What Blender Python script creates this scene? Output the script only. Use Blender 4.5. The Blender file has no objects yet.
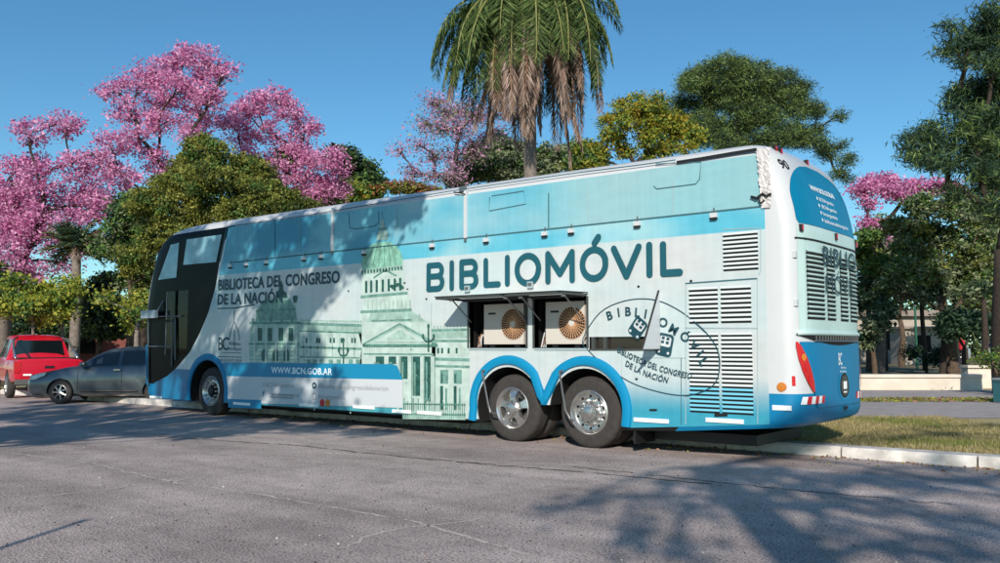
import bpy, bmesh, math, random
import numpy as np
from mathutils import Vector, Matrix
R_ = math.radians
sc = bpy.context.scene
COL = sc.collection
rng = np.random.default_rng(7)
random.seed(7)

# ------------------------------------------------------------------ camera
FPX, PITCH, YAW = 864.77, 0.0761, 0.88794
CAM = np.array([4.2038, -10.4761, 1.4506])
Fh = np.array([-math.cos(YAW), math.sin(YAW), 0.0])
Rh = np.array([math.sin(YAW), math.cos(YAW), 0.0])
F3 = np.array([Fh[0]*math.cos(PITCH), Fh[1]*math.cos(PITCH), math.sin(PITCH)])
U3 = np.cross(Rh, F3)
cd = bpy.data.cameras.new('camera')
cam = bpy.data.objects.new('camera', cd); COL.objects.link(cam)
cd.sensor_width = 36; cd.lens = FPX/1000*36
cd.clip_start = .05; cd.clip_end = 3000
m = Matrix(((Rh[0], U3[0], -F3[0], CAM[0]), (Rh[1], U3[1], -F3[1], CAM[1]), (Rh[2], U3[2], -F3[2], CAM[2]), (0, 0, 0, 1)))
cam.matrix_world = m
sc.camera = cam

# ------------------------------------------------------------------ light
SUN_EL, SUN_AZ = 26.0, 32.0           # light travels towards +y, turned 32 degrees to -x
w = bpy.data.worlds.new('World'); sc.world = w; w.use_nodes = True
nt = w.node_tree; bg = nt.nodes['Background']
sky = nt.nodes.new('ShaderNodeTexSky'); sky.sky_type = 'NISHITA'; sky.sun_disc = False
sky.sun_elevation = R_(SUN_EL); sky.sun_rotation = R_(180-SUN_AZ)
sky.air_density = 1.0; sky.dust_density = .3; sky.ozone_density = 3.0; sky.altitude = 100
hs = nt.nodes.new('ShaderNodeHueSaturation'); hs.inputs['Saturation'].default_value = 1.15; nt.links.new(sky.outputs[0], hs.inputs['Color'])
tint = nt.nodes.new('ShaderNodeVectorMath'); tint.operation = 'MULTIPLY'; tint.inputs[1].default_value = (.74, 1.0, .99)
nt.links.new(hs.outputs[0], tint.inputs[0]); nt.links.new(tint.outputs[0], bg.inputs[0]); bg.inputs[1].default_value = 0.126
sl = bpy.data.lights.new('sun', 'SUN'); sl.energy = 5.0; sl.angle = R_(.55); sl.color = (1, .91, .80)
so = bpy.data.objects.new('sun', sl); COL.objects.link(so)
ldir = Vector((-math.sin(R_(SUN_AZ))*math.cos(R_(SUN_EL)), math.cos(R_(SUN_AZ))*math.cos(R_(SUN_EL)), -math.sin(R_(SUN_EL))))
so.rotation_euler = ldir.to_track_quat('-Z', 'Y').to_euler(); so.location = (10, -20, 20)
sc.view_settings.view_transform = 'Standard'; sc.view_settings.look = 'None'
sc.view_settings.exposure = 0.0; sc.view_settings.gamma = 1; sc.view_settings.use_curve_mapping = False
sc.render.engine = 'CYCLES'
sc.cycles.max_bounces = 6; sc.cycles.transparent_max_bounces = 6

# ------------------------------------------------------------------ authoring helpers
def ray(u, v): return F3 + Rh*((u-500)/FPX) - U3*((v-281.5)/FPX)
def SP(u, v, y=0.0):
    d = ray(u, v); t = (y-CAM[1])/d[1]; p = CAM+t*d; return (p[0], p[2])
def XP(u, v, x):
    d = ray(u, v); t = (x-CAM[0])/d[0]; p = CAM+t*d; return (p[1], p[2])
def PT(u, v, Z):
    d = ray(u, v); t = Z/(d@Fh); return CAM+t*d
def GP(u, Z, z=0.0):
    p = PT(u, 281, Z); return np.array([p[0], p[1], z])
def CW(X, Z, z=0.0):
    p = CAM+Rh*X+Fh*Z; return np.array([p[0], p[1], z])

def srgb(h):
    h = h.lstrip('#'); c = [int(h[i:i+2], 16)/255 for i in (0, 2, 4)]
    return tuple((x/12.92 if x <= .04045 else ((x+.055)/1.055)**2.4) for x in c)+(1,)
MATS = {}
def mat(name, col, rough=.5, metal=0, spec=.5, coat=0, noise=0, nscale=8, bump=0, bscale=60, emit=None):
    if name in MATS: return MATS[name]
    mt = bpy.data.materials.new(name); mt.use_nodes = True; n = mt.node_tree; b = n.nodes['Principled BSDF']
    if isinstance(col, str): col = srgb(col)
    b.inputs['Base Color'].default_value = col; b.inputs['Roughness'].default_value = rough
    b.inputs['Metallic'].default_value = metal; b.inputs['Specular IOR Level'].default_value = spec
    b.inputs['Coat Weight'].default_value = coat; b.inputs['Coat Roughness'].default_value = .08
    tc = n.nodes.new('ShaderNodeTexCoord')
    if noise:
        tn = n.nodes.new('ShaderNodeTexNoise'); tn.inputs['Scale'].default_value = nscale; tn.inputs['Detail'].default_value = 6
        n.links.new(tc.outputs['Object'], tn.inputs['Vector'])
        mr = n.nodes.new('ShaderNodeMapRange'); mr.inputs[1].default_value = .3; mr.inputs[2].default_value = .7
        mr.inputs[3].default_value = 1-noise; mr.inputs[4].default_value = 1+noise*.5
        n.links.new(tn.outputs[0], mr.inputs[0])
        mx = n.nodes.new('ShaderNodeVectorMath'); mx.operation = 'SCALE'; mx.inputs[0].default_value = col[:3]
        n.links.new(mr.outputs[0], mx.inputs['Scale']); n.links.new(mx.outputs[0], b.inputs['Base Color'])
    if bump:
        tn = n.nodes.new('ShaderNodeTexNoise'); tn.inputs['Scale'].default_value = bscale; tn.inputs['Detail'].default_value = 8
        n.links.new(tc.outputs['Object'], tn.inputs['Vector'])
        bp = n.nodes.new('ShaderNodeBump'); bp.inputs['Strength'].default_value = bump; bp.inputs['Distance'].default_value = .02
        n.links.new(tn.outputs[0], bp.inputs['Height']); n.links.new(bp.outputs[0], b.inputs['Normal'])
    MATS[name] = mt; return mt
def leafmat(name, c1, c2, c3=None, trans=.25, rough=.6):
    if name in MATS: return MATS[name]
    mt = bpy.data.materials.new(name); mt.use_nodes = True; n = mt.node_tree; b = n.nodes['Principled BSDF']
    g = n.nodes.new('ShaderNodeNewGeometry'); cr = n.nodes.new('ShaderNodeValToRGB')
    cr.color_ramp.elements[0].color = srgb(c1); cr.color_ramp.elements[1].color = srgb(c3 or c2)
    if c3:
        e = cr.color_ramp.elements.new(.5); e.color = srgb(c2)
    n.links.new(g.outputs['Random Per Island'], cr.inputs[0])
    n.links.new(cr.outputs[0], b.inputs['Base Color']); b.inputs['Roughness'].default_value = rough
    b.inputs['Specular IOR Level'].default_value = .25
    tr = n.nodes.new('ShaderNodeBsdfTranslucent'); n.links.new(cr.outputs[0], tr.inputs[0])
    mx = n.nodes.new('ShaderNodeMixShader'); mx.inputs[0].default_value = trans
    n.links.new(b.outputs[0], mx.inputs[1]); n.links.new(tr.outputs[0], mx.inputs[2])
    n.links.new(mx.outputs[0], n.nodes['Material Output'].inputs[0])
    MATS[name] = mt; return mt

class MB:
    def __init__(s): s.v = []; s.f = []; s.m = []; s.mats = []
    def mi(s, mt):
        if mt not in s.mats: s.mats.append(mt)
        return s.mats.index(mt)
    def poly(s, pts, mt):
        n = len(s.v); s.v += [tuple(map(float, p)) for p in pts]; s.f.append(tuple(range(n, n+len(pts)))); s.m.append(s.mi(mt))
    def box(s, lo, hi, mt, M=None):
        x0, y0, z0 = lo; x1, y1, z1 = hi
        P = [(x0, y0, z0), (x1, y0, z0), (x1, y1, z0), (x0, y1, z0), (x0, y0, z1), (x1, y0, z1), (x1, y1, z1), (x0, y1, z1)]
        if M is not None: P = [tuple(M @ Vector(p)) for p in P]
        n = len(s.v); s.v += P; k = s.mi(mt)
        for f in ((3, 2, 1, 0), (4, 5, 6, 7), (0, 1, 5, 4), (1, 2, 6, 5), (2, 3, 7, 6), (3, 0, 4, 7)):
            s.f.append(tuple(n+i for i in f)); s.m.append(k)
    def tube(s, pts, rad, mt, sides=8, cap=True):
        pts = [Vector(p) for p in pts]
        if not hasattr(rad, '__len__'): rad = [rad]*len(pts)
        k = s.mi(mt); n0 = len(s.v); up = Vector((.13, .21, 1)).normalized()
        for i, p in enumerate(pts):
            d = (pts[min(i+1, len(pts)-1)]-pts[max(i-1, 0)])
            d = d.normalized() if d.length > 1e-9 else Vector((0, 0, 1))
            a = d.cross(up)
            if a.length < .1: a = d.cross(Vector((1, 0, 0)))
            a.normalize(); b = d.cross(a)
            for j in range(sides):
                t = 2*math.pi*j/sides; s.v.append(tuple(p+(a*math.cos(t)+b*math.sin(t))*rad[i]))
        for i in range(len(pts)-1):
            for j in range(sides):
                a0 = n0+i*sides+j; a1 = n0+i*sides+(j+1) % sides
                s.f.append((a0, a1, a1+sides, a0+sides)); s.m.append(k)
        if cap:
            s.f.append(tuple(n0+j for j in range(sides))[::-1]); s.m.append(k)
            e = n0+(len(pts)-1)*sides; s.f.append(tuple(e+j for j in range(sides))); s.m.append(k)
    def lathe_y(s, prof, c, mt, n=48, sgn=1):      # prof: (radius, y) list around a y axis
        n0 = len(s.v); k = s.mi(mt)
        for r, y in prof:
            for j in range(n):
                t = 2*math.pi*j/n; s.v.append((c[0]+r*math.cos(t), c[1]+y*sgn, c[2]+r*math.sin(t)))
        for i in range(len(prof)-1):
            for j in range(n):
                a = n0+i*n+j; b = n0+i*n+(j+1) % n
                s.f.append((a, b, b+n, a+n)); s.m.append(k)
    def build(s, name, parent=None, smooth=False, label=None):
        me = bpy.data.meshes.new(name); me.from_pydata(s.v, [], s.f)
        for q in s.mats: me.materials.append(q)
        me.polygons.foreach_set('material_index', s.m)
        if smooth: me.polygons.foreach_set('use_smooth', [True]*len(s.f))
        me.update()
        o = bpy.data.objects.new(name, me); COL.objects.link(o)
        if parent: o.parent = parent
        if label: o['label'] = label
        return o
def thing(name, label, cat, loc=(0, 0, 0), rz=0, group=None):
    o = bpy.data.objects.new(name, None); COL.objects.link(o); o.location = [float(a) for a in loc]; o.rotation_euler = (0, 0, rz)
    o.empty_display_size = .2
    tag(o, label, cat, group); return o
def tag(o, label, cat, group=None):
    o['label'] = label; o['category'] = cat
    if group: o['group'] = group
    return o
def struct(o): o['kind'] = 'structure'; return o
def autosmooth(o, ang=35):
    me = o.data; bm = bmesh.new(); bm.from_mesh(me); bmesh.ops.recalc_face_normals(bm, faces=bm.faces)
    for e in bm.edges:
        e.smooth = not (len(e.link_faces) == 2 and e.calc_face_angle(0) > R_(ang))
    for f in bm.faces: f.smooth = True
    bm.to_mesh(me); bm.free()
def boolean(o, cutters):
    for c in cutters:
        md = o.modifiers.new('b', 'BOOLEAN'); md.operation = 'DIFFERENCE'; md.object = c; md.solver = 'EXACT'
    dg = bpy.context.evaluated_depsgraph_get(); dg.update()
    me = bpy.data.meshes.new_from_object(o.evaluated_get(dg)); o.modifiers.clear()
    old = o.data; o.data = me; me.name = old.name
def kill(obs):
    for c in obs: bpy.data.objects.remove(c, do_unlink=True)

# ------------------------------------------------------------------ materials
def asphalt():
    mt = bpy.data.materials.new('asphalt'); mt.use_nodes = True; n = mt.node_tree; b = n.nodes['Principled BSDF']; L = n.links.new
    tc = n.nodes.new('ShaderNodeTexCoord')
    big = n.nodes.new('ShaderNodeTexNoise'); big.inputs['Scale'].default_value = .35; big.inputs['Detail'].default_value = 5
    fine = n.nodes.new('ShaderNodeTexNoise'); fine.inputs['Scale'].default_value = 55; fine.inputs['Detail'].default_value = 3
    vo = n.nodes.new('ShaderNodeTexVoronoi'); vo.inputs['Scale'].default_value = 24; vo.feature = 'F1'
    st = n.nodes.new('ShaderNodeTexNoise'); st.inputs['Scale'].default_value = 2.6; st.inputs['Detail'].default_value = 7; st.inputs['Roughness'].default_value = .65
    for t in (big, fine, vo, st): L(tc.outputs['Object'], t.inputs['Vector'])
    cr = n.nodes.new('ShaderNodeValToRGB'); cr.color_ramp.elements[0].position = .33; cr.color_ramp.elements[1].position = .68
    cr.color_ramp.elements[0].color = (.365, .303, .285, 1); cr.color_ramp.elements[1].color = (.55, .462, .436, 1)
    L(big.outputs[0], cr.inputs[0])
    m1 = n.nodes.new('ShaderNodeMapRange'); m1.inputs[1].default_value = .36; m1.inputs[2].default_value = .62; m1.inputs[3].default_value = .52; m1.inputs[4].default_value = 1.3
    L(fine.outputs[0], m1.inputs[0])
    m2 = n.nodes.new('ShaderNodeMapRange'); m2.inputs[1].default_value = .35; m2.inputs[2].default_value = .7; m2.inputs[3].default_value = .82; m2.inputs[4].default_value = 1.12
    L(st.outputs[0], m2.inputs[0])
    m3 = n.nodes.new('ShaderNodeMapRange'); m3.inputs[1].default_value = .12; m3.inputs[2].default_value = .3; m3.inputs[3].default_value = .45; m3.inputs[4].default_value = 1.06
    L(vo.outputs['Distance'], m3.inputs[0])
    a = n.nodes.new('ShaderNodeMath'); a.operation = 'MULTIPLY'; L(m1.outputs[0], a.inputs[0]); L(m2.outputs[0], a.inputs[1])
    a2 = n.nodes.new('ShaderNodeMath'); a2.operation = 'MULTIPLY'; L(a.outputs[0], a2.inputs[0]); L(m3.outputs[0], a2.inputs[1])
    mp = n.nodes.new('ShaderNodeMapping'); mp.inputs['Scale'].default_value = (.12, 1.3, 1); L(tc.outputs['Object'], mp.inputs[0])
    wr = n.nodes.new('ShaderNodeTexNoise'); wr.inputs['Scale'].default_value = 1.1; wr.inputs['Detail'].default_value = 6; L(mp.outputs[0], wr.inputs['Vector'])
    m4 = n.nodes.new('ShaderNodeMapRange'); m4.inputs[1].default_value = .35; m4.inputs[2].default_value = .65; m4.inputs[3].default_value = .80; m4.inputs[4].default_value = 1.12; L(wr.outputs[0], m4.inputs[0])
    sp_ = n.nodes.new('ShaderNodeTexNoise'); sp_.inputs['Scale'].default_value = 1.7; sp_.inputs['Detail'].default_value = 2; L(tc.outputs['Object'], sp_.inputs['Vector'])
    m5 = n.nodes.new('ShaderNodeMapRange'); m5.inputs[1].default_value = .66; m5.inputs[2].default_value = .74; m5.inputs[3].default_value = 1; m5.inputs[4].default_value = .78; L(sp_.outputs[0], m5.inputs[0])
    a3 = n.nodes.new('ShaderNodeMath'); a3.operation = 'MULTIPLY'; L(a2.outputs[0], a3.inputs[0]); L(m4.outputs[0], a3.inputs[1])
    a2 = n.nodes.new('ShaderNodeMath'); a2.operation = 'MULTIPLY'; L(a3.outputs[0], a2.inputs[0]); L(m5.outputs[0], a2.inputs[1])
    v = n.nodes.new('ShaderNodeVectorMath'); v.operation = 'SCALE'; L(cr.outputs[0], v.inputs[0]); L(a2.outputs[0], v.inputs['Scale'])
    L(v.outputs[0], b.inputs['Base Color']); b.inputs['Roughness'].default_value = .85; b.inputs['Specular IOR Level'].default_value = .3
    bp = n.nodes.new('ShaderNodeBump'); bp.inputs['Strength'].default_value = .6; bp.inputs['Distance'].default_value = .012
    L(m1.outputs[0], bp.inputs['Height']); L(bp.outputs[0], b.inputs['Normal'])
    return mt
ASPH = asphalt()
def ramp_ground(name, cols, s1, s2, bump=.4):
    mt = bpy.data.materials.new(name); mt.use_nodes = True; n = mt.node_tree; b = n.nodes['Principled BSDF']; L = n.links.new
    tc = n.nodes.new('ShaderNodeTexCoord'); t1 = n.nodes.new('ShaderNodeTexNoise'); t1.inputs['Scale'].default_value = s1; t1.inputs['Detail'].default_value = 8
    t2 = n.nodes.new('ShaderNodeTexNoise'); t2.inputs['Scale'].default_value = s2; t2.inputs['Detail'].default_value = 4
    for t in (t1, t2): L(tc.outputs['Object'], t.inputs['Vector'])
    ad = n.nodes.new('ShaderNodeMath'); ad.operation = 'ADD'; L(t1.outputs[0], ad.inputs[0]); L(t2.outputs[0], ad.inputs[1])
    ml = n.nodes.new('ShaderNodeMath'); ml.operation = 'MULTIPLY'; ml.inputs[1].default_value = .5; L(ad.outputs[0], ml.inputs[0])
    cr = n.nodes.new('ShaderNodeValToRGB'); es = cr.color_ramp.elements
    es[0].position = .36; es[1].position = .64; es[0].color = srgb(cols[0]); es[1].color = srgb(cols[-1])
    for i, c in enumerate(cols[1:-1]):
        e = es.new(.36+.28*(i+1)/(len(cols)-1)); e.color = srgb(c)
    L(ml.outputs[0], cr.inputs[0]); L(cr.outputs[0], b.inputs['Base Color']); b.inputs['Roughness'].default_value = .95
    bp = n.nodes.new('ShaderNodeBump'); bp.inputs['Strength'].default_value = bump; bp.inputs['Distance'].default_value = .03
    L(t2.outputs[0], bp.inputs['Height']); L(bp.outputs[0], b.inputs['Normal']); return mt
TURF = ramp_ground('turf', ['#6e6a3c', '#938a58', '#b09f76', '#858248'], .7, 18)
EARTH = ramp_ground('earth', ['#4a4632', '#6b6247', '#857757'], .4, 9)
CONC = mat('kerb_concrete', '#cbc6c0', .85, noise=.35, nscale=5, bump=.3)
PATH = mat('path_concrete', '#a39b98', .9, noise=.18, nscale=2.5, bump=.2)
LITTER = ramp_ground('litter_ground', ['#4b4640', '#8a8075', '#b5aca0', '#6f6650'], 3, 25)
BARK = mat('bark', '#5a4a3c', .95, noise=.4, nscale=9, bump=.8, bscale=25)
BARKD = mat('dark_bark', '#3a3029', .95, noise=.4, nscale=9, bump=.8, bscale=25)
BARKG = mat('grey_bark', '#7d736b', .95, noise=.3, nscale=9, bump=.8, bscale=25)
WHITE = mat('white_paint', '#c6c9cb', .32, coat=.4, noise=.04, nscale=2)
BLUE = mat('blue_paint', '#0b78a6', .45, spec=.3, noise=.05, nscale=3)
TRIM = mat('arch_blue', '#0a84b2', .45, spec=.3)
BLACKG = mat('black_glazing', '#06090b', .3, spec=.1)
DARK = mat('dark_void', '#0a0b0c', .9)
RUBBER = mat('rubber', '#3a3735', .9, noise=.25, nscale=14, bump=.4)
ALLOY = mat('alloy', '#c9c8c6', .28, metal=.9, noise=.15, nscale=20)
STEEL = mat('steel', '#8d8b88', .4, metal=.8)
BLACKP = mat('black_plastic', '#17181a', .5)
REFW = mat('reflective_white', '#eef2f2', .4)
RED = mat('red_lens', '#c01420', .2, coat=.6)
REDT = mat('red_tape', '#c8202c', .4)
AMBER = mat('amber_lens', '#c8782a', .25, coat=.5)
TEALTXT = mat('teal_lettering', '#195663', .45, noise=.1, nscale=1.2)
DARKTXT = mat('dark_lettering', '#17424e', .45)
GREYTXT = mat('grey_lettering', '#8f9296', .45)
WHITETXT = mat('white_lettering', '#e9f4f8', .45)

# ------------------------------------------------------------------ the ground
KY = lambda x: 1.33+.02*x
def strip(name, pts_lo, pts_hi, z, mt):
    mb = MB()
    for i in range(len(pts_lo)-1):
        mb.poly([(*pts_lo[i], z), (*pts_lo[i+1], z), (*pts_hi[i+1], z), (*pts_hi[i], z)], mt)
    return struct(mb.build(name))
mb = MB(); mb.poly([(-900, -900, -.03), (900, -900, -.03), (900, 900, -.03), (-900, 900, -.03)], EARTH); struct(mb.build('ground'))
mb = MB(); mb.poly([(-160, -14, 0), (160, -14, 0), (160, KY(160)+.1, 0), (-160, KY(-160)+.1, 0)], ASPH); struct(mb.build('road'))
# kerb in cast lengths with chamfered edge
mb = MB(); x = -70.0; random.seed(3)
while x < 40:
    L = 1.6; g = .012; dz = random.uniform(-.006, .006); dy = random.uniform(-.008, .008)
    x0, x1 = x+g, x+L-g; ya, yb = KY(x0)+dy, KY(x1)+dy; W = .34; h = .14+dz
    prof = [(0, -.02), (.015, h-.03), (.04, h), (W, h), (W, -.02)]
    for i in range(len(prof)-1):
        (a, za), (b, zb) = prof[i], prof[i+1]
        mb.poly([(x0, ya+a, za), (x1, yb+a, za), (x1, yb+b, zb), (x0, ya+b, zb)], CONC)
    for xx, yy in ((x0, ya), (x1, yb)): mb.poly([(xx, yy+a, z) for a, z in prof], CONC)
    x += L
struct(mb.build('kerb'))
mb = MB(); mb.poly([(-160, KY(-160)+.12, .08), (160, KY(160)+.12, .08), (160, KY(160)+.33, .08), (-160, KY(-160)+.33, .08)], CONC); struct(mb.build('kerb_base'))
vb = [CW(-70, 34), CW(40, 34)]
def cpoly(name, quad, z, mt):
    mb = MB(); mb.poly([tuple(CW(X, Z)[:2])+(z,) for X, Z in quad], mt); return struct(mb.build(name))
mb = MB(); mb.poly([(-60, KY(-60)+.3, .105), (30, KY(30)+.3, .105), (60, 26, .105), (30, 60, .105), (-60, 60, .105)], TURF); struct(mb.build('grass_verge'))
cpoly('path', [(4.5, 16.6), (30, 16.3), (34, 21.4), (4.5, 21.4)], .112, PATH)
cpoly('litter_strip', [(4.5, 21.4), (34, 21.4), (36, 23), (4.5, 23)], .116, LITTER)
cpoly('side_road', [(4.5, 23), (36, 23), (40, 27.2), (4.5, 27.2)], .120, PATH)
# cracks and old tar seams in the road
CRK = mat('crack_fill', '#c2b9b2', .9, noise=.3, nscale=15); CRD = mat('crack_dark', '#3c3838', .9)
def crack(pts, wd, mt, name='road_crack'):
    P = [np.array(GXY) for GXY in pts]; out = []
    for a, b in zip(P[:-1], P[1:]):
        n = max(3, int(np.linalg.norm(b-a)/.09))
        for i in range(n):
            out.append(a+(b-a)*i/n+rng.normal(0, .018, 2))
    mb = MB(); prev = None
    for i in range(len(out)-1):
        d = out[i+1]-out[i]; nn = np.array([-d[1], d[0]])/(np.linalg.norm(d)+1e-9)
        ww = wd*rng.uniform(.4, 1.3); cur = (out[i+1]-nn*ww, out[i+1]+nn*ww)
        if prev is not None and rng.random() < .93:
            mb.poly([(*prev[0], .0035), (*cur[0], .0035), (*cur[1], .0035), (*prev[1], .0035)], mt)
        prev = cur
    return struct(mb.build(name))
def G(u, v):
    d = ray(u, v); t = -CAM[2]/d[2]; p = CAM+t*d; return (p[0], p[1])
crack([G(0, 452), G(90, 463), G(170, 482), G(260, 495), G(330, 507), G(420, 523), G(540, 560)], .020, CRK)
crack([G(20, 500), G(170, 482), G(260, 470), G(350, 461)], .020, CRK)
crack([G(330, 553), G(390, 530), G(450, 524), G(500, 516)], .017, CRK)
crack([G(150, 436), G(300, 446), G(400, 457), G(600, 474), G(720, 485)], .023, CRD)
crack([G(300, 440), G(470, 462), G(640, 468)], .020, CRK)
crack([G(560, 466), G(640, 474), G(760, 487), G(960, 506)], .017, CRD)

# ------------------------------------------------------------------ the bus
bus = thing('double_decker_bus', 'long white and turquoise double-decker library bus with big teal lettering parked along the kerb', 'bus')
BW = 2.55
def top_lift(x, z): return z+max(0, z-3.0)/1.1*.11*min(1, max(0, -x/12))+(min(1.15, max(0, (x+2.0)/2.0))*.17*max(0, 1-(z-.28)/.6) if z < .88 else 0)
REARP = [(.28, .30), (.36, .40), (.5, .43), (.85, .43), (1.6, .42), (2.4, .42), (2.95, .42), (3.2, .38), (3.5, .31), (3.75, .21), (3.92, .12), (4.04, .01), (4.1, -.12), (4.13, -.6)]
NOSE = [(.28, -14.98), (.4, -15.06), (1.0, -15.2), (1.86, -15.24), (2.4, -15.2), (2.78, -15.12), (3.2, -15.0), (3.58, -14.82), (3.8, -14.55), (3.94, -14.22), (4.04, -13.75), (4.1, -13.0), (4.13, -12.4)]
INS = [(.28, .03), (.34, 0), (3.82, 0), (3.92, .015), (4.0, .06), (4.06, .14), (4.1, .28), (4.13, .7)]
itp = lambda t, z: float(np.interp(z, [a for a, b in t], [b for a, b in t]))
def outline(z):
    ins = itp(INS, z); hw = BW/2-ins; yc = BW/2; xr = itp(REARP, z); xn = itp(NOSE, z); pts = []
    ar = .44; n = 4.2; N = 22
    for i in range(N+1):                                  # rear end, from near side to far side
        t = -math.pi/2+math.pi*i/N; c, s = math.cos(t), math.sin(t)
        pts.append((xr-ar+ar*abs(c)**(2/n), yc+hw*math.copysign(abs(s)**(2/n), s)))
    for k in range(1, 12): pts.append((xr-ar+(xn+.55-xr+ar)*k/12, yc+hw))
    for i in range(N+1):
        t = math.pi/2+math.pi*i/N; c, s = math.cos(t), math.sin(t)
        pts.append((xn+.55-.55*abs(c)**(2/4.5), yc+hw*math.copysign(abs(s)**(2/4.5), s)))
    for k in range(1, 12): pts.append((xn+.55+(xr-ar-xn-.55)*k/12, yc-hw))
    return pts
ZL = [.28, .31, .35, .42, .5, .62, .75, .88, .881, 1.1, 1.35, 1.6, 1.86, 2.1, 2.4, 2.78, 2.95, 3.1, 3.2, 3.35, 3.5, 3.6, 3.7, 3.8, 3.87, 3.92, 3.96, 4.0, 4.03, 4.06, 4.08, 4.1, 4.115, 4.13]
def wrapcurve(z):
    t = [(.62, -14.6), (.8, -14.0), (1.0, -13.6), (1.35, -13.08), (1.75, -12.72), (2.2, -12.4), (2.68, -12.18), (3.3, -11.92), (3.98, -11.74)]
    return itp(t, z)
mb = MB(); rings = [outline(z) for z in ZL]; n = len(rings[0])
for r, z in zip(rings, ZL): mb.v += [(x, y, top_lift(x, z)) for x, y in r]
kW, kB, kG = mb.mi(WHITE), mb.mi(BLUE), mb.mi(BLACKG)
for i in range(len(ZL)-1):
    for j in range(n):
        a = i*n+j; b = i*n+(j+1) % n; mb.f.append((a, b, b+n, a+n))
        z = (ZL[i]+ZL[i+1])/2; x = (rings[i][j][0]+rings[i][(j+1) % n][0])/2
        k = kW
        if z < .36: k = mb.mi(BLACKP)
        if z < .88 and x > -1: k = kB
        if x < -13.6 and z < .62: k = kB
        if x < -11.8 and .62 < z < 3.94 and x < wrapcurve(z)+1.3: k = kG
        mb.m.append(k)
mb.f.append(tuple(range(n))[::-1]); mb.m.append(mb.mi(DARK)); top = (len(ZL)-1)*n
mb.f.append(tuple(top+j for j in range(n))); mb.m.append(kW)
body = mb.build('body', bus)

WX = [(-12.38, 'front'), (-4.15, 'drive'), (-2.74, 'tag')]
WR = .515
cut = []
def cutter(build):
    b_ = MB(); build(b_); c = b_.build('cut'); cut.append(c)
    bm = bmesh.new(); bm.from_mesh(c.data); bmesh.ops.recalc_face_normals(bm, faces=bm.faces); bm.to_mesh(c.data); bm.free()
for x, k in WX:
    for y0, y1 in ((-.4, .72), (BW-.72, BW+.4)):
        cutter(lambda q: q.tube([(x, y0, .52), (x, y1, .52)], .665 if k == 'front' else .63, DARK, 40))
cutter(lambda q: q.box((-4.95, -.3, 1.44), (-3.80, .62, 2.19), DARK))
cutter(lambda q: q.box((-3.64, -.3, 1.44), (-2.70, .62, 2.19), DARK))
cutter(lambda q: q.box((-2.66, -.3, 1.43), (-1.53, .16, 1.60), DARK))
cutter(lambda q: q.box((-4.15, -.35, -.2), (-2.74, .70, .60), DARK))
cutter(lambda q: q.box((-14.12, -.3, 1.28), (-13.22, 2.2, 2.72), mat('cab_lining', '#23282b', .8)))
cutter(lambda q: q.box((-14.0, 2.15, 1.55), (-13.35, BW+.3, 2.35), MATS['cab_lining']))
cutter(lambda q: q.box((-15.9, .32, 1.45), (-14.10, 2.19, 2.70), MATS['cab_lining']))
boolean(body, cut); autosmooth(body, 32)

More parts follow.
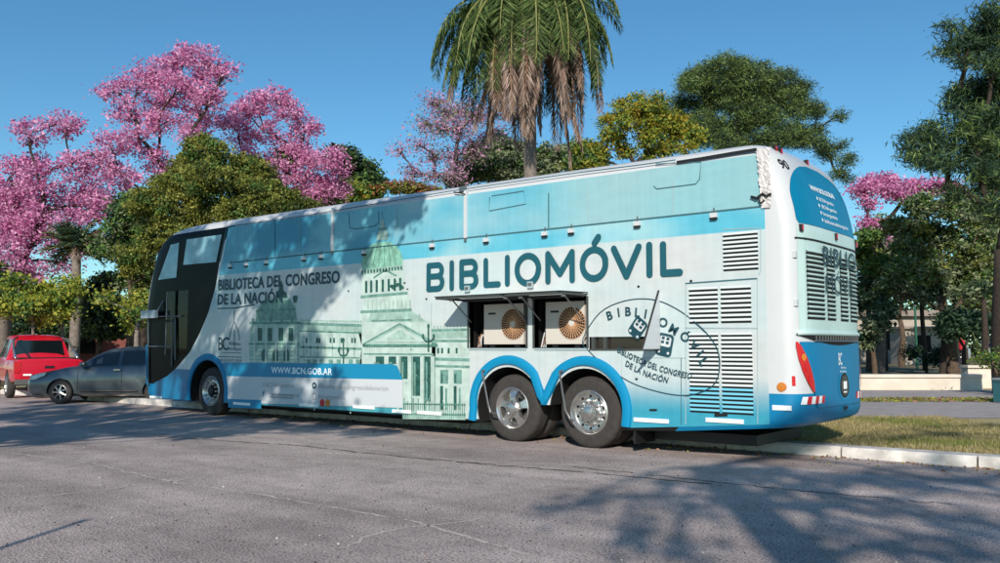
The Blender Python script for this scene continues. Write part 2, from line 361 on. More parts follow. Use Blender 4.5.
# livery film on the side -----------------------------------------------------
def livery():
    mt = bpy.data.materials.new('livery_film'); mt.use_nodes = True; nn = mt.node_tree; b = nn.nodes['Principled BSDF']; L = nn.links.new
    tc = nn.nodes.new('ShaderNodeTexCoord'); sp = nn.nodes.new('ShaderNodeSeparateXYZ'); L(tc.outputs['Object'], sp.inputs[0])
    X, Z = sp.outputs[0], sp.outputs[2]
    def mth(op, a, b_=None, c=None):
        q = nn.nodes.new('ShaderNodeMath'); q.operation = op
        for i, v in enumerate((a, b_, c)):
            if v is None: continue
            if isinstance(v, (int, float)): q.inputs[i].default_value = v
            else: L(v, q.inputs[i])
        return q.outputs[0]
    def ss(v, lo, hi):
        q = nn.nodes.new('ShaderNodeMapRange'); q.interpolation_type = 'SMOOTHSTEP'; L(v, q.inputs[0]); q.inputs[1].default_value = lo; q.inputs[2].default_value = hi; return q.outputs[0]
    def noise(scale, det=5, sx=1, off=0):
        mp = nn.nodes.new('ShaderNodeMapping'); mp.inputs['Scale'].default_value = (sx, 1, 1); mp.inputs['Location'].default_value = (off, 0, off)
        L(tc.outputs['Object'], mp.inputs[0]); t = nn.nodes.new('ShaderNodeTexNoise'); t.inputs['Scale'].default_value = scale; t.inputs['Detail'].default_value = det
        L(mp.outputs[0], t.inputs['Vector']); return t.outputs[0]
    def mix(f, a, c):
        q = nn.nodes.new('ShaderNodeMix'); q.data_type = 'RGBA'; L(f, q.inputs[0])
        for i, v in ((6, a), (7, c)):
            if isinstance(v, str): q.inputs[i].default_value = srgb(v)
            else: L(v, q.inputs[i])
        return q.outputs[2]
    cl = noise(.55, 4, .6); cl2 = noise(1.1, 5, .5, 4)
    def streak():
        mp = nn.nodes.new('ShaderNodeMapping'); mp.inputs['Scale'].default_value = (7, 1, .35); L(tc.outputs['Object'], mp.inputs[0]); t = nn.nodes.new('ShaderNodeTexNoise'); t.inputs['Scale'].default_value = 1.6; t.inputs['Detail'].default_value = 6; L(mp.outputs[0], t.inputs['Vector']); return t.outputs[0]
    base = mix(ss(cl2, .35, .7), '#bcccce', '#c9cccc')
    # top of the printed sky: cyan cloud bands
    skyc = mix(ss(cl, .40, .62), '#54acc4', '#9cc3cb')
    skyr = mix(ss(cl, .3, .75), '#83bdc6', '#97bbc0')
    skyl = mix(ss(cl2, .38, .62), '#2b86a6', '#6fb3c4')  # deeper teal at the left end: tree shade put into the film colour
    skyc = mix(ss(X, -8.5, -5.6), skyl, skyc); skyc = mix(ss(X, -4.6, -2.2), skyc, skyr)
    up = mix(ss(Z, 3.22, 3.24), mix(ss(cl, .45, .6), '#5bb4cb', '#9ccad2'), skyc)
    lim = mth('ADD', Z, mth('MULTIPLY', X, .004))
    col = mix(ss(lim, 2.925, 2.945), base, up)
    # dark blue corners at the front, fading to the white
    fr = mth('MULTIPLY', ss(mth('MULTIPLY', X, -1), 10.3, 12.3), ss(cl2, .35, .62))
    col = mix(mth('MULTIPLY', fr, ss(Z, 1.8, 3.0)), col, '#3f96b5')
    # bottom fade to cyan behind the wheels
    rb = mth('MULTIPLY', ss(X, -2.3, -2.1), ss(mth('ADD', mth('MULTIPLY', Z, -1), mth('MULTIPLY', cl2, .25)), -.98, -.45))
    col = mix(rb, col, '#3799b2')
    fb = mth('MULTIPLY', ss(mth('MULTIPLY', X, -1), 5.2, 5.3), ss(mth('MULTIPLY', Z, -1), -.50, -.40))
    col = mix(fb, col, '#4aa2b0')
    # front end solid blue below the white
    fz = mth('ADD', mth('MULTIPLY', Z, -1), mth('MULTIPLY', mth('ADD', X, 12.4), -.02))
    fbl = mth('MULTIPLY', ss(mth('MULTIPLY', X, -1), 12.30, 12.32), ss(fz, -.96, -.94))
    col = mix(fbl, col, '#0b77a4')
    # grime
    g = noise(9, 8, .3, 2); dirt = nn.nodes.new('ShaderNodeMapRange'); L(mth('MULTIPLY', mth('ADD', g, streak(),), .5), dirt.inputs[0]); dirt.inputs[1].default_value = .3; dirt.inputs[2].default_value = .6; dirt.inputs[3].default_value = .88; dirt.inputs[4].default_value = 1
    v = nn.nodes.new('ShaderNodeVectorMath'); v.operation = 'SCALE'; L(col, v.inputs[0]); L(dirt.outputs[0], v.inputs['Scale'])
    L(v.outputs[0], b.inputs['Base Color']); b.inputs['Roughness'].default_value = .34; b.inputs['Coat Weight'].default_value = .3; b.inputs['Coat Roughness'].default_value = .12
    bp = nn.nodes.new('ShaderNodeBump'); bp.inputs['Strength'].default_value = .3; bp.inputs['Distance'].default_value = .01
    L(noise(2.2, 2, .5, 9), bp.inputs['Height']); L(bp.outputs[0], b.inputs['Normal'])
    return mt
LIV = livery()
poly = [(-.02, .50), (-.02, 3.9)]
for x in np.linspace(-.6, -11.6, 12): poly.append((x, top_lift(x, 3.9)-.0))
poly.append((-11.73, top_lift(-11.7, 3.9)))
poly += [(wrapcurve(z), z) for z in (3.7, 3.3, 3.0, 2.68, 2.4, 2.2, 1.95, 1.75, 1.55, 1.35, 1.15, 1.0, .9, .8, .72, .64)]
poly += [(-14.5, .30), (-13.0, .30), (-9, .31), (-5, .32), (-2, .345), (-1, .42)]
mb = MB(); k = len(poly)
mb.v = [(x, -.004, z) for x, z in poly]+[(x, .02, z) for x, z in poly]
kk = mb.mi(LIV); mb.f = [tuple(range(k)), tuple(range(k, 2*k))[::-1]]+[(i, (i+1) % k, (i+1) % k+k, i+k) for i in range(k)]; mb.m = [kk]*len(mb.f)
film = mb.build('livery_film', bus)
bm = bmesh.new(); bm.from_mesh(film.data); bmesh.ops.recalc_face_normals(bm, faces=bm.faces); bm.to_mesh(film.data); bm.free()
boolean(film, cut)
kill(cut)

# flat decals on the side plane: level = how many films lie below it
def lev(l): return -.0055-.0012*l
def decal(mb, pts, mt, l=1, px=True):
    P = [SP(*p) if px else p for p in pts]; mb.poly([(x, lev(l), z) for x, z in P], mt)
def dline(mb, pts, wd, mt, l=1, px=True, close=False):
    P = [np.array(SP(*p) if px else p) for p in pts]
    if close: P.append(P[0])
    N = []
    for i in range(len(P)):
        a = P[max(i-1, 0)]; b = P[min(i+1, len(P)-1)]
        if close and i in (0, len(P)-1): a, b = P[-2], P[1]
        d = b-a; d = d/(np.linalg.norm(d)+1e-9); N.append(np.array([-d[1], d[0]])*wd/2)
    for i in range(len(P)-1):
        q = [P[i]-N[i], P[i+1]-N[i+1], P[i+1]+N[i+1], P[i]+N[i]]; mb.poly([(x, lev(l), z) for x, z in q], mt)

def text_mesh(s, bold=0, spacing=1):
    c = bpy.data.curves.new('t', 'FONT'); c.body = s; c.size = 1; c.offset = bold; c.space_character = spacing; c.resolution_u = 3
    o = bpy.data.objects.new('t', c); COL.objects.link(o); dg = bpy.context.evaluated_depsgraph_get(); dg.update()
    me = bpy.data.meshes.new_from_object(o.evaluated_get(dg)); V = np.array([v.co[:] for v in me.vertices]); Fc = [tuple(p.vertices) for p in me.polygons]
    bpy.data.objects.remove(o, do_unlink=True); bpy.data.meshes.remove(me); return V, Fc
def text_add(mb, s, fn, w_, h_, mt, bold=0, spacing=1, capref=None):
    """fn(u, v) -> 3D point, u in 0..w_, v in 0..h_ (v = 0 baseline, h_ cap height)"""
    V, Fc = text_mesh(s, bold, spacing)
    if len(V) == 0: return
    x0, x1 = V[:, 0].min(), V[:, 0].max(); cap = .69+bold
    k = mb.mi(mt); n0 = len(mb.v)
    for a in V: mb.v.append(tuple(map(float, fn((a[0]-x0)/(x1-x0)*w_, a[1]/cap*h_))))
    for f in Fc: mb.f.append(tuple(n0+i for i in f)); mb.m.append(k)
def side_text(s, x0, x1, z0, h, mt, bold=0, l=6, spacing=1, z1=None, name='lettering'):
    mb = MB(); z1 = z0 if z1 is None else z1
    text_add(mb, s, lambda u, v: (x0+u, lev(l), z0+(z1-z0)*u/(x1-x0)+v), x1-x0, h, mt, bold, spacing); return mb.build(name, bus)

# congress building print ------------------------------------------------------
A0 = mat('print_pale_mint', '#b8ccc5', .4, noise=.22, nscale=5); A1 = mat('print_mint', '#9dbcb1', .4, noise=.35, nscale=7)
A2 = mat('print_green', '#6f9a8f', .4, noise=.45, nscale=9); A3 = mat('print_dark_green', '#2a5a52', .4, noise=.5, nscale=11)
AL = mat('print_line', '#5c8d80', .4, noise=.5, nscale=9); A4 = mat('print_dome_green', '#86bca6', .4, noise=.45, nscale=8)
mb = MB(); D = lambda pts, m_, l=1: decal(mb, pts, m_, l); Ln = lambda pts, w_, m_, l=3: dline(mb, pts, w_, m_, l)
# left pavilion
D([(249, 379), (250, 340), (251, 323), (256, 321), (256, 311), (262, 302), (270, 298), (290, 298), (296, 306), (298, 320), (300, 323), (300, 379)], A1, 1)
D([(256, 321), (257, 311), (263, 303), (271, 300), (290, 300), (295, 307), (297, 320)], A2, 2)
Ln([(250, 323), (300, 323)], .05, AL); Ln([(249, 344), (300, 344)], .04, AL); Ln([(256, 311), (296, 309)], .03, AL)
for a in (258, 268, 279, 289): D([(a, 341), (a, 328), (a+4.5, 328), (a+4.5, 341)], A3, 3); D([(a-1.8, 342), (a-1.8, 326), (a-.5, 326), (a-.5, 342)], A0, 3)
for a in (262, 273, 284): D([(a, 361), (a, 352), (a+2, 349), (a+4.5, 349), (a+5.5, 352), (a+5.5, 361)], A3, 3)
for q in range(4): Ln([(250, 347.5+q*4), (300, 347.5+q*4)], .012, A2, 2)
D([(276, 298), (277, 292), (279, 290), (280, 283), (281.5, 280), (283, 284), (284, 291), (287, 293), (288, 298)], A3, 3)
D([(294, 303), (292.8, 298), (294, 295.5), (297.2, 295.5), (298, 298), (296.5, 303)], A3, 3)
# wings
D([(300, 379), (300, 323), (320, 323), (362, 325), (362, 364), (366, 379)], A0, 1)
D([(300, 325), (362, 327), (362, 332), (300, 330)], A1, 2); Ln([(300, 323.5), (362, 325.6)], .05, A2); Ln([(300, 331), (362, 333)], .03, AL)
Ln([(300, 347), (362, 349)], .04, A2); Ln([(300, 357), (362, 358)], .03, A2)
for a in (306, 316.5, 319, 330, 333.5, 341, 351.5, 354.5): D([(a, 343), (a, 338), (a+1.8, 338), (a+1.8, 343)], A3, 3)
for a in (307, 313, 320, 329, 337, 349, 356): D([(a, 366), (a, 359.5), (a+4.2, 359.5), (a+4.2, 366)], A2, 3)
# right wing
D([(432, 418.5), (432, 329), (470, 328), (470, 419)], A0, 1); D([(432, 331), (470, 330), (470, 338), (432, 339)], A1, 2); Ln([(432, 330.5), (470, 329.5)], .04, A2); Ln([(432, 341), (470, 341)], .04, A2)
for a in (437.5, 441.5, 448, 456): D([(a, 353.5), (a, 348), (a+2, 348), (a+2, 353.5)], A3, 3)
Ln([(432, 359), (470, 360)], .05, A2); Ln([(432, 366), (470, 367)], .04, A2)
for a in (440.5, 454): D([(a, 384), (a, 370), (a+8, 370), (a+8, 384)], A2, 2); D([(a+.8, 383), (a+.8, 374), (a+2.6, 374), (a+2.6, 383)], A3, 3); D([(a, 410), (a, 386), (a+3, 386), (a+3, 410)], A3, 3); D([(a+5, 410), (a+5, 388), (a+7, 388), (a+7, 410)], A2, 3)
for a in (438, 451, 463.5): D([(a, 412), (a, 369), (a+1.6, 369), (a+1.6, 412)], A0, 4)
# centre block, pediment and columns
D([(360, 365), (362, 346), (358, 330), (361, 312), (372, 311), (409, 309), (416, 321), (432, 321), (436, 345), (434, 419), (403, 418), (403, 379), (393, 364)], A0, 1)
D([(366, 343), (398, 324.5), (405, 324.5), (434, 343)], A1, 2); D([(374, 341.5), (400, 327.5), (428, 341.5)], A0, 3)
Ln([(364, 344), (400, 324), (437, 344)], .035, A2, 4); Ln([(363, 345.5), (438, 345.5)], .05, AL, 4)
for a in np.arange(365, 437, 2.4): D([(a, 347.4), (a, 346), (a+1.1, 346), (a+1.1, 347.4)], A3, 5)
Ln([(364, 354), (434, 354.5)], .03, A2, 3)
for a, b, c in ((376, 384.5, 364), (389, 396.5, 364), (401, 408, 379), (413, 420.5, 396), (425, 431, 402)):
    D([(a, c), (a, 356.5), (b, 356.5), (b, c)], A3, 3); D([(a+1, c), (a+1, 362), (a+3, 362), (a+3, c)], A2, 4)
for a in (397.5, 409.5, 422, 432.5): D([(a, 412), (a, 356), (a+2.8, 356), (a+2.8, 412)], A0, 5); Ln([(a+2.6, 412), (a+2.6, 356)], .02, A2, 6)
for a in (404, 413, 418, 425, 429): D([(a, 411), (a, 398), (a+1.2, 398), (a+1.2, 411)], A2, 4)
for a in np.arange(404, 466, 2.1): Ln([(a, 418), (a, 403)], .012, AL, 6)
Ln([(403, 404), (466, 405)], .018, AL, 6); Ln([(403, 414), (466, 415)], .03, A2, 6)
D([(403, 419), (403, 412), (466, 413), (466, 420)], A1, 5)
# tiers, drum and dome
D([(363, 312), (364, 297), (409, 293), (410, 310)], A0, 2); Ln([(361, 312), (412, 310)], .05, A2, 3); Ln([(372, 321), (412, 320)], .03, A2, 3)
D([(367, 322), (372, 312), (412, 311), (428, 322)], A1, 2)
D([(362, 298), (362, 276), (366, 272), (399, 268), (404, 273), (405, 296)], A0, 3); Ln([(361, 297), (408, 293)], .05, A2, 4)
for i, a in enumerate((365.5, 370.5, 376, 382, 388, 394, 399.5)): D([(a, 293-i*.4), (a, 281-i*.5), (a+2.3, 281-i*.5), (a+2.3, 293-i*.4)], A3, 4)
D([(374, 278), (386, 270), (397, 276)], A0, 5); Ln([(374, 278), (386, 270), (397, 276)], .03, AL, 6)
D([(361, 275), (362, 270), (402, 265), (404, 270)], A1, 5)
for i, a in enumerate(np.arange(362, 402, 3)): D([(a, 274-.11*(a-362)), (a, 270.5-.11*(a-362)), (a+1.6, 270.4-.11*(a-362)), (a+1.6, 273.8-.11*(a-362))], A3, 6)
D([(362, 270), (362, 262), (363.5, 255), (367, 248.5), (373, 244), (379, 242.3), (386, 241.6), (392, 243), (397.5, 247), (401.5, 253.5), (403, 260), (403, 266)], A4, 3)
for a, b in ((368, 374), (373, 378), (379, 381), (385, 385), (391, 389), (396, 392)): Ln([(a, 267), (b, 245)], .022, A2, 4)
D([(377, 240.5), (377.5, 234), (379, 231), (387, 230), (388, 233), (388.5, 239)], A1, 3)
D([(380.3, 228.5), (380.6, 222), (382.5, 218), (384.6, 222), (385, 228)], A1, 3); Ln([(382.5, 218), (382.5, 212)], .02, A2, 4); Ln([(379, 229), (387, 228.3)], .03, AL, 4)
# finer mouldings of the print
for a in np.arange(302, 361, 3.1): D([(a, 323), (a, 320.3), (a+1.2, 320.4), (a+1.2, 323.2)], A1, 4)
Ln([(300, 320), (362, 321.6)], .02, A1, 5)
for a in np.arange(434, 469, 3.3): D([(a, 328.6), (a, 325.8), (a+1.3, 325.8), (a+1.3, 328.6)], A1, 4)
for a in np.arange(303, 361, 7.3): D([(a, 357), (a, 334), (a+1.1, 334), (a+1.1, 357)], A1, 3)
for a in (254, 265.5, 275.5, 286, 296): D([(a, 379), (a, 325), (a+1.4, 325), (a+1.4, 379)], A0, 4)
for a in np.arange(368, 412, 4.2): D([(a, 309.5), (a, 300), (a+1.0, 300), (a+1.0, 309.5)], A1, 3)
for a in np.arange(376, 424, 5.4): D([(a, 320), (a, 314), (a+1.2, 314), (a+1.2, 320)], A1, 3)
D([(386, 339.5), (389, 336), (392, 338), (396, 332), (400, 330), (404, 332), (408, 337), (412, 336), (416, 339.8)], A1, 5)
for q in range(46):
    u = rng.uniform(303, 466); v = rng.uniform(346, 414); D([(u, v), (u, v-rng.uniform(1, 3)), (u+rng.uniform(.6, 2.2), v-2), (u+1.4, v)], A1 if q % 3 else A2, 4)
for a in (252, 260, 270, 281, 291): D([(a, 322), (a, 318.5), (a+2.4, 318.5), (a+2.4, 322)], AL, 3)
# bronze group beside the dome
for a, b, r_ in ((393, 287, 3.4), (398, 285, 3), (402, 287, 3.2), (405, 283, 1.6), (396, 281, 1.4), (408, 289, 1.4)):
    D([(a+r_*math.cos(t)*(.8+.3*math.sin(3*t+a)), b+r_*.8*math.sin(t)*(.8+.3*math.cos(2*t+b))) for t in np.linspace(0, 6.28, 9)[:-1]], A3, 7)
# lamp masts
for (cx_, top_, bot_, s_) in ((344, 341, 363.5, 1), (429, 327, 352, 1.2)):
    Ln([(cx_, bot_), (cx_, top_)], .035, A3, 8)
    Ln([(cx_-4.5*s_, top_+11), (cx_-3, top_+14), (cx_, top_+15), (cx_+3, top_+14), (cx_+4.5*s_, top_+11)], .03, A3, 9)
    for dx, dy in ((-4.5*s_, 9), (4.5*s_, 9), (0, -1)):
        D([(cx_+dx-1, top_+dy+2), (cx_+dx-1.2, top_+dy-1), (cx_+dx, top_+dy-2.4), (cx_+dx+1.2, top_+dy-1), (cx_+dx+1, top_+dy+2)], A3, 9)
mb.build('building_print', bus, label='mint green print of a domed neoclassical congress building')

# lower info band
BAND = mat('band_blue', '#1583ac', .4); PANELW = mat('panel_white', '#c3c9cd', .4)
mb = MB(); D([(223, 363.5), (224, 362.5), (300, 363.2), (393, 364.2), (398, 366), (403.5, 379.8), (226, 376.2)], BAND, 10)
D([(226, 376.2), (403.5, 379.8), (403.5, 408), (229, 402.5)], PANELW, 10); mb.build('info_band', bus)
mb = MB(); D([(229, 399), (262, 400), (262, 408.8), (229, 407.6)], BAND, 11); mb.build('blue_skirt', bus)
def st_px(s, u0, v0, u1, v1, h, mt, bold=0, l=12, spacing=1):
    a = SP(u0, v0); b = SP(u1, v1); return side_text(s, a[0], b[0], a[1], h, mt, bold, l, spacing, z1=b[1])
st_px('WWW.BCN.GOB.AR', 272, 373.0, 333, 375.0, .12, WHITETXT, .02, 12, 1.05)
st_px('BCNArgentina', 267, 387, 295, 388, .085, GREYTXT); st_px('/bcnargentina', 269, 396.5, 300, 397.5, .085, GREYTXT)
st_px('f', 263.5, 396, 265.3, 396, .11, DARKTXT, .03); st_px('X', 263.3, 386.5, 265.8, 386.6, .08, GREYTXT)
st_px('Bibliotecadelcongresodelanacion', 319.5, 388.2, 389, 391.0, .085, GREYTXT); st_px('bcnargentina', 319.5, 398.5, 346, 400, .085, GREYTXT)
mb = MB()
for (u, v, r_, m_) in ((315, 385.6, .065, DARKTXT), (323, 402.8, .07, REDT), (328.4, 403.0, .07, AMBER)):
    mb.build('social_icon', bus) if mb.v else None; mb = MB(); a = SP(u, v); decal(mb, [(a[0]+r_*math.cos(t), a[1]+r_*math.sin(t)) for t in np.linspace(0, 6.283, 19)[:-1]], m_, 12 if m_ is not AMBER else 13, px=False)
mb.build('social_icon', bus); mb = MB(); a = SP(315, 396.5); dline(mb, [(a[0]+.05*math.cos(t)*1.1, a[1]+.06*math.sin(t)) for t in np.linspace(0, 6.283, 15)[:-1]], .02, GREYTXT, 12, px=False, close=True)
mb.build('social_icon', bus); mb = MB(); a = SP(315, 385.6); decal(mb, [(a[0]+.025*math.cos(t), a[1]+.025*math.sin(t)) for t in np.linspace(0, 6.283, 9)[:-1]], PANELW, 14, px=False)
mb.build('social_icon', bus)
side_text('BIBLIOTECA DEL CONGRESO', -12.04, -8.12, 2.665, .225, DARKTXT, .028, 6, 1.02, z1=2.645)
side_text('DE LA NACIÓN', -12.06, -9.81, 2.36, .225, DARKTXT, .028, 6, 1.02, z1=2.335)
# library crest
mb = MB(); Ln([(218, 308.5), (236, 308), (255, 304.5)], .025, DARKTXT, 4)
Ln([(234.5, 310), (234.5, 322), (231, 331), (229.5, 340)], .02, DARKTXT, 4); Ln([(234.8, 322), (238.5, 331), (240, 340)], .02, DARKTXT, 4)
Ln([(234.8, 330), (234.8, 350)], .02, DARKTXT, 5); Ln([(218, 356.6), (242, 357.2)], .015, DARKTXT, 4); Ln([(222, 352.5), (241, 353)], .012, DARKTXT, 4)
mb.build('library_crest', bus)
st_px('B', 218.6, 350, 223, 350, .27, DARKTXT, .01, 6); st_px('C', 222.6, 350, 229, 350, .27, DARKTXT, .01, 7)
st_px('Biblioteca', 229.5, 345, 241, 345.4, .07, DARKTXT, 0, 6); st_px('del Congreso', 229.5, 350, 242, 350.4, .06, DARKTXT, 0, 6); st_px('ARGENTINA', 218.5, 361.5, 242, 362.1, .06, DARKTXT, 0, 6, 1.5)

# big BIBLIOMÓVIL in round strokes
mb = MB(); SW = .098; LV = [0]
def stroke(P, r=SW/2):
    for i in range(len(P)-1):
        LV[0] += 1; y = lev(7)-.00025*(LV[0] % 40)
        a, b = np.array(P[i]), np.array(P[i+1]); d = b-a; L = np.linalg.norm(d); d = d/L; t0 = math.atan2(d[1], d[0]); pts = []
        for t in np.linspace(-math.pi/2, math.pi/2, 9): pts.append((b[0]+r*math.cos(t0+t), b[1]+r*math.sin(t0+t)))
        for t in np.linspace(math.pi/2, 1.5*math.pi, 9): pts.append((a[0]+r*math.cos(t0+t), a[1]+r*math.sin(t0+t)))
        mb.poly([(x, y, z) for x, z in pts], TEALTXT)
def box_px(u0, u1, v0, v1):
    um = (u0+u1)/2; x0 = SP(u0, v0)[0]; x1 = SP(u1, v0)[0]; zt = SP(um, v0)[1]; zb = SP(um, v1)[1]
    return x0, x1, zb, zt
def letB(b):
    x0, x1, z0, z1 = b; h = SW/2; x0 += h; z0 += h; z1 -= h; zm = z0+(z1-z0)*.53; stroke([(x0, z0), (x0, z1)])
    xr = x1-h-.01
    for za, zb_, xe in ((zm, z1, xr-.012), (z0, zm, xr)):
        rr = (zb_-za)/2; c = (xe-rr, (za+zb_)/2); stroke([(x0, zb_), (c[0], zb_)]+[(c[0]+rr*math.cos(t), c[1]+rr*math.sin(t)) for t in np.linspace(math.pi/2, -math.pi/2, 9)[1:]]+[(x0, za)])
def letI(b): x0, x1, z0, z1 = b; h = SW/2; xm = (x0+x1)/2; stroke([(xm, z0+h), (xm, z1-h)])
def letL(b): x0, x1, z0, z1 = b; h = SW/2; stroke([(x0+h, z1-h), (x0+h, z0+h), (x1-h, z0+h)])
def letO(b):
    x0, x1, z0, z1 = b; h = SW/2; cx, cz = (x0+x1)/2, (z0+z1)/2; rx, rz = (x1-x0)/2-h, (z1-z0)/2-h
    stroke([(cx+rx*math.cos(t), cz+rz*math.sin(t)) for t in np.linspace(0, 2*math.pi, 29)])
def letM(b):
    x0, x1, z0, z1 = b; h = SW/2; xm = (x0+x1)/2; stroke([(x0+h, z0+h), (x0+h, z1-h), (xm, z0+h+.1), (x1-h, z1-h), (x1-h, z0+h)])
def letV(b): x0, x1, z0, z1 = b; h = SW/2; stroke([(x0+h, z1-h), ((x0+x1)/2, z0+h), (x1-h, z1-h)])
letB(box_px(427.1, 445.6, 262.3, 291.8)); letI(box_px(449.8, 455.2, 260.2, 291.1)); letB(box_px(460.1, 479.7, 258.8, 289.7))
letL(box_px(484, 501.3, 257.4, 287.8)); letI(box_px(504.8, 510.9, 254.8, 286.8)); letO(box_px(515.2, 541.8, 252.7, 286.4))
letM(box_px(546, 575.6, 250, 283.7)); letO(box_px(580.1, 609, 246.3, 281.9)); letV(box_px(611.5, 642.4, 244.5, 279.5)); letI(box_px(646.2, 653.5, 241.8, 277.9)); letL(box_px(660.4, 683.2, 240.5, 276.5))
stroke([SP(595.2, 243.2), SP(599, 237.2)])
mb.build('title_lettering', bus, label='large rounded dark teal title lettering')

# oval seal
mb = MB(); el = []
c_ = np.array([(583, 340), (600, 313), (625, 301), (652, 299.5), (675, 308), (700, 326), (716, 345), (720.5, 364), (716, 383), (700, 393), (680, 395.5), (655, 391), (630, 382), (607, 367), (590, 352)])
P = [SP(*p) for p in c_]; P = P+P[:3]; Pn = len(c_)
for i in range(Pn):
    p0, p1, p2, p3 = [np.array((P+P)[(i+j-1) % Pn]) for j in range(4)]
    for t in np.linspace(0, 1, 5)[:-1]: el.append(tuple(.5*((2*p1)+(-p0+p2)*t+(2*p0-5*p1+4*p2-p3)*t*t+(-p0+3*p1-3*p2+p3)*t**3)))
for i in range(len(el)):
    a, b = el[i], el[(i+1) % len(el)]
    dline(mb, [a, b], .016, DARKTXT, 3 if a[0] < -1.1 else 15.5, px=False)
def icon(u, v, ang, w_=.26, h_=.36):
    c = np.array(SP(u, v)); ca, sa = math.cos(ang), math.sin(ang)
    def q(pts): return [(c[0]+a*ca-b*sa, c[1]+a*sa+b*ca) for a, b in pts]
    def rr(x0, x1, z0, z1, r):
        o = []
        for (cx, cz, t0) in ((x1-r, z1-r, 0), (x0+r, z1-r, 90), (x0+r, z0+r, 180), (x1-r, z0+r, 270)):
            for t in (0, 30, 60, 90): o.append((cx+r*math.cos(R_(t0+t)), cz+r*math.sin(R_(t0+t))))
        return o
    decal(mb, q(rr(-w_/2, w_/2, -h_/2, h_/2, .05)), DARKTXT, 4, px=False)
    decal(mb, q(rr(-w_*.36, w_*.36, -.02, h_*.38, .03)), PANELW, 5, px=False)
    for a in (-.06, .012):
        for b in (.015, .07): decal(mb, q([(a, b), (a+.045, b), (a+.045, b+.04), (a, b+.04)]), DARKTXT, 6, px=False)
    for a in (-.07, .07): decal(mb, q([(a+.02*math.cos(t), -.1+.02*math.sin(t)) for t in np.linspace(0, 6.28, 9)[:-1]]), PANELW, 5, px=False)
mb.build('oval_outline', bus, label='thin dark oval line of the seal'); mb = MB(); icon(638, 328, R_(-38), .22, .28); mb.build('seal_bus_icon', bus); mb = MB(); icon(665, 345, R_(-12), .24, .31)
mb.build('seal_bus_icon', bus)
def let_at(ch, u, v, ang, h, bold=.03, mt=DARKTXT, l=7):
    c = SP(u, v); l = 15.5 if c[0] < 9 and c[0] > -1.12 else l; V, Fc = text_mesh(ch, bold); s = h/.69; x0, x1 = V[:, 0].min(), V[:, 0].max(); ca, sa = math.cos(ang), math.sin(ang)
    for a in V:
        p, q = (a[0]-(x0+x1)/2)*s, (a[1]-.345)*s; mb.v.append((c[0]+p*ca-q*sa, lev(l), c[1]+p*sa+q*ca))
    n0 = len(mb.v)-len(V); k = mb.mi(mt)
    for f in Fc: mb.f.append(tuple(n0+i for i in f)); mb.m.append(k)
mb = MB()
for ch, u, v, a in (('B', 610, 315.5, 16), ('I', 619, 312.5, 8), ('B', 628.5, 311.5, 0), ('L', 638, 312.5, -6), ('I', 646, 314, -12), ('O', 663.5, 322.5, -26), ('M', 674, 329.5, -32), ('Ó', 685.5, 337, -38), ('V', 695, 345.5, -44), ('I', 701, 353.5, -52), ('L', 704.5, 362, -60)):
    let_at(ch, u, v, R_(a), .12)
def arc_text(s, u0, v0, u1, v1, sag, h):
    a, b = np.array(SP(u0, v0)), np.array(SP(u1, v1)); d = b-a; L = np.linalg.norm(d); d = d/L; nrm = np.array([-d[1], d[0]])
    def fn(u, v):
        t = u/L; p = a+d*u-nrm*sag*4*t*(1-t)+nrm*v; return (p[0], lev(15.5), p[1])
    text_add(mb, s, fn, L, h, DARKTXT, .02, 1.05)
mb.build('seal_lettering', bus); mb = MB(); arc_text('BIBLIOTECA DEL CONGRESO', 618, 352, 692, 379, .05, .08); mb.build('seal_lettering', bus); mb = MB(); arc_text('DE LA NACIÓN', 626, 365.5, 668, 383, .03, .08)
mb.build('seal_lettering', bus)

# seams, trims, clips, vents ----------------------------------------------------
SEAM = mat('seam', '#37616b', .7); SEAML = mat('seam_light', '#9aacb0', .6)
mb = MB(); Ln([(232, 262.6), (330, 252), (480, 236.5), (600, 223.7), (766, 206)], .022, SEAM, 4)
zz = lambda x: 4.0
for u, v0, v1, mt_, wd in ((275, 221, 257, SEAM, .014), (549, 193, 228, SEAM, .02), (588.5, 187, 223, SEAML, .01), (673, 180, 213, SEAML, .01), (397, 208, 244, SEAML, .01), (300, 217, 255, SEAML, .008)):
    Ln([(u, v0), (u, v1)], wd, mt_, 4)
for q in ([(492, 196), (524, 191), (526, 204), (489.5, 211), (490, 197)], [(656, 164), (701, 162), (700, 179), (696, 184), (657, 189), (654, 186)], [(349, 213), (350, 227.5), (356, 229), (375, 226), (379, 223), (379, 211)]):
    Ln(q, .014, SEAM, 4)
Ln([(723, 229.5), (761, 228), (761, 271), (759, 275)], .012, SEAML, 4)
Ln([(685.5, 283.5), (757.5, 278.5)], .018, SEAM, 4); Ln([(757.5, 278.5), (758, 423.5)], .01, SEAML, 4); Ln([(686, 284), (686, 424)], .012, SEAML, 4)
Ln([(686, 328), (757.5, 328.3)], .014, SEAML, 4); Ln([(628, 357.5), (686, 358)], .008, SEAML, 4); Ln([(681.5, 358), (681.5, 425)], .01, SEAM, 4)
Ln([(432, 303), (432, 340)], .006, SEAML, 10); Ln([(622, 355), (622, 375)], .006, SEAML, 4); Ln([(765.5, 153), (766.5, 206)], .03, SEAM, 4)
Ln([(227, 228), (220, 262)], .03, SEAM, 4); Ln([(677, 162.5), (700, 159), (735, 153), (757, 149.5)], .045, BLACKP, 5); Ln([(580, 172.5), (640, 165), (676, 160)], .018, SEAM, 5)
Ln([(228, 226.5), (300, 216.5), (450, 191.3), (580, 172.5)], .016, SEAM, 5)
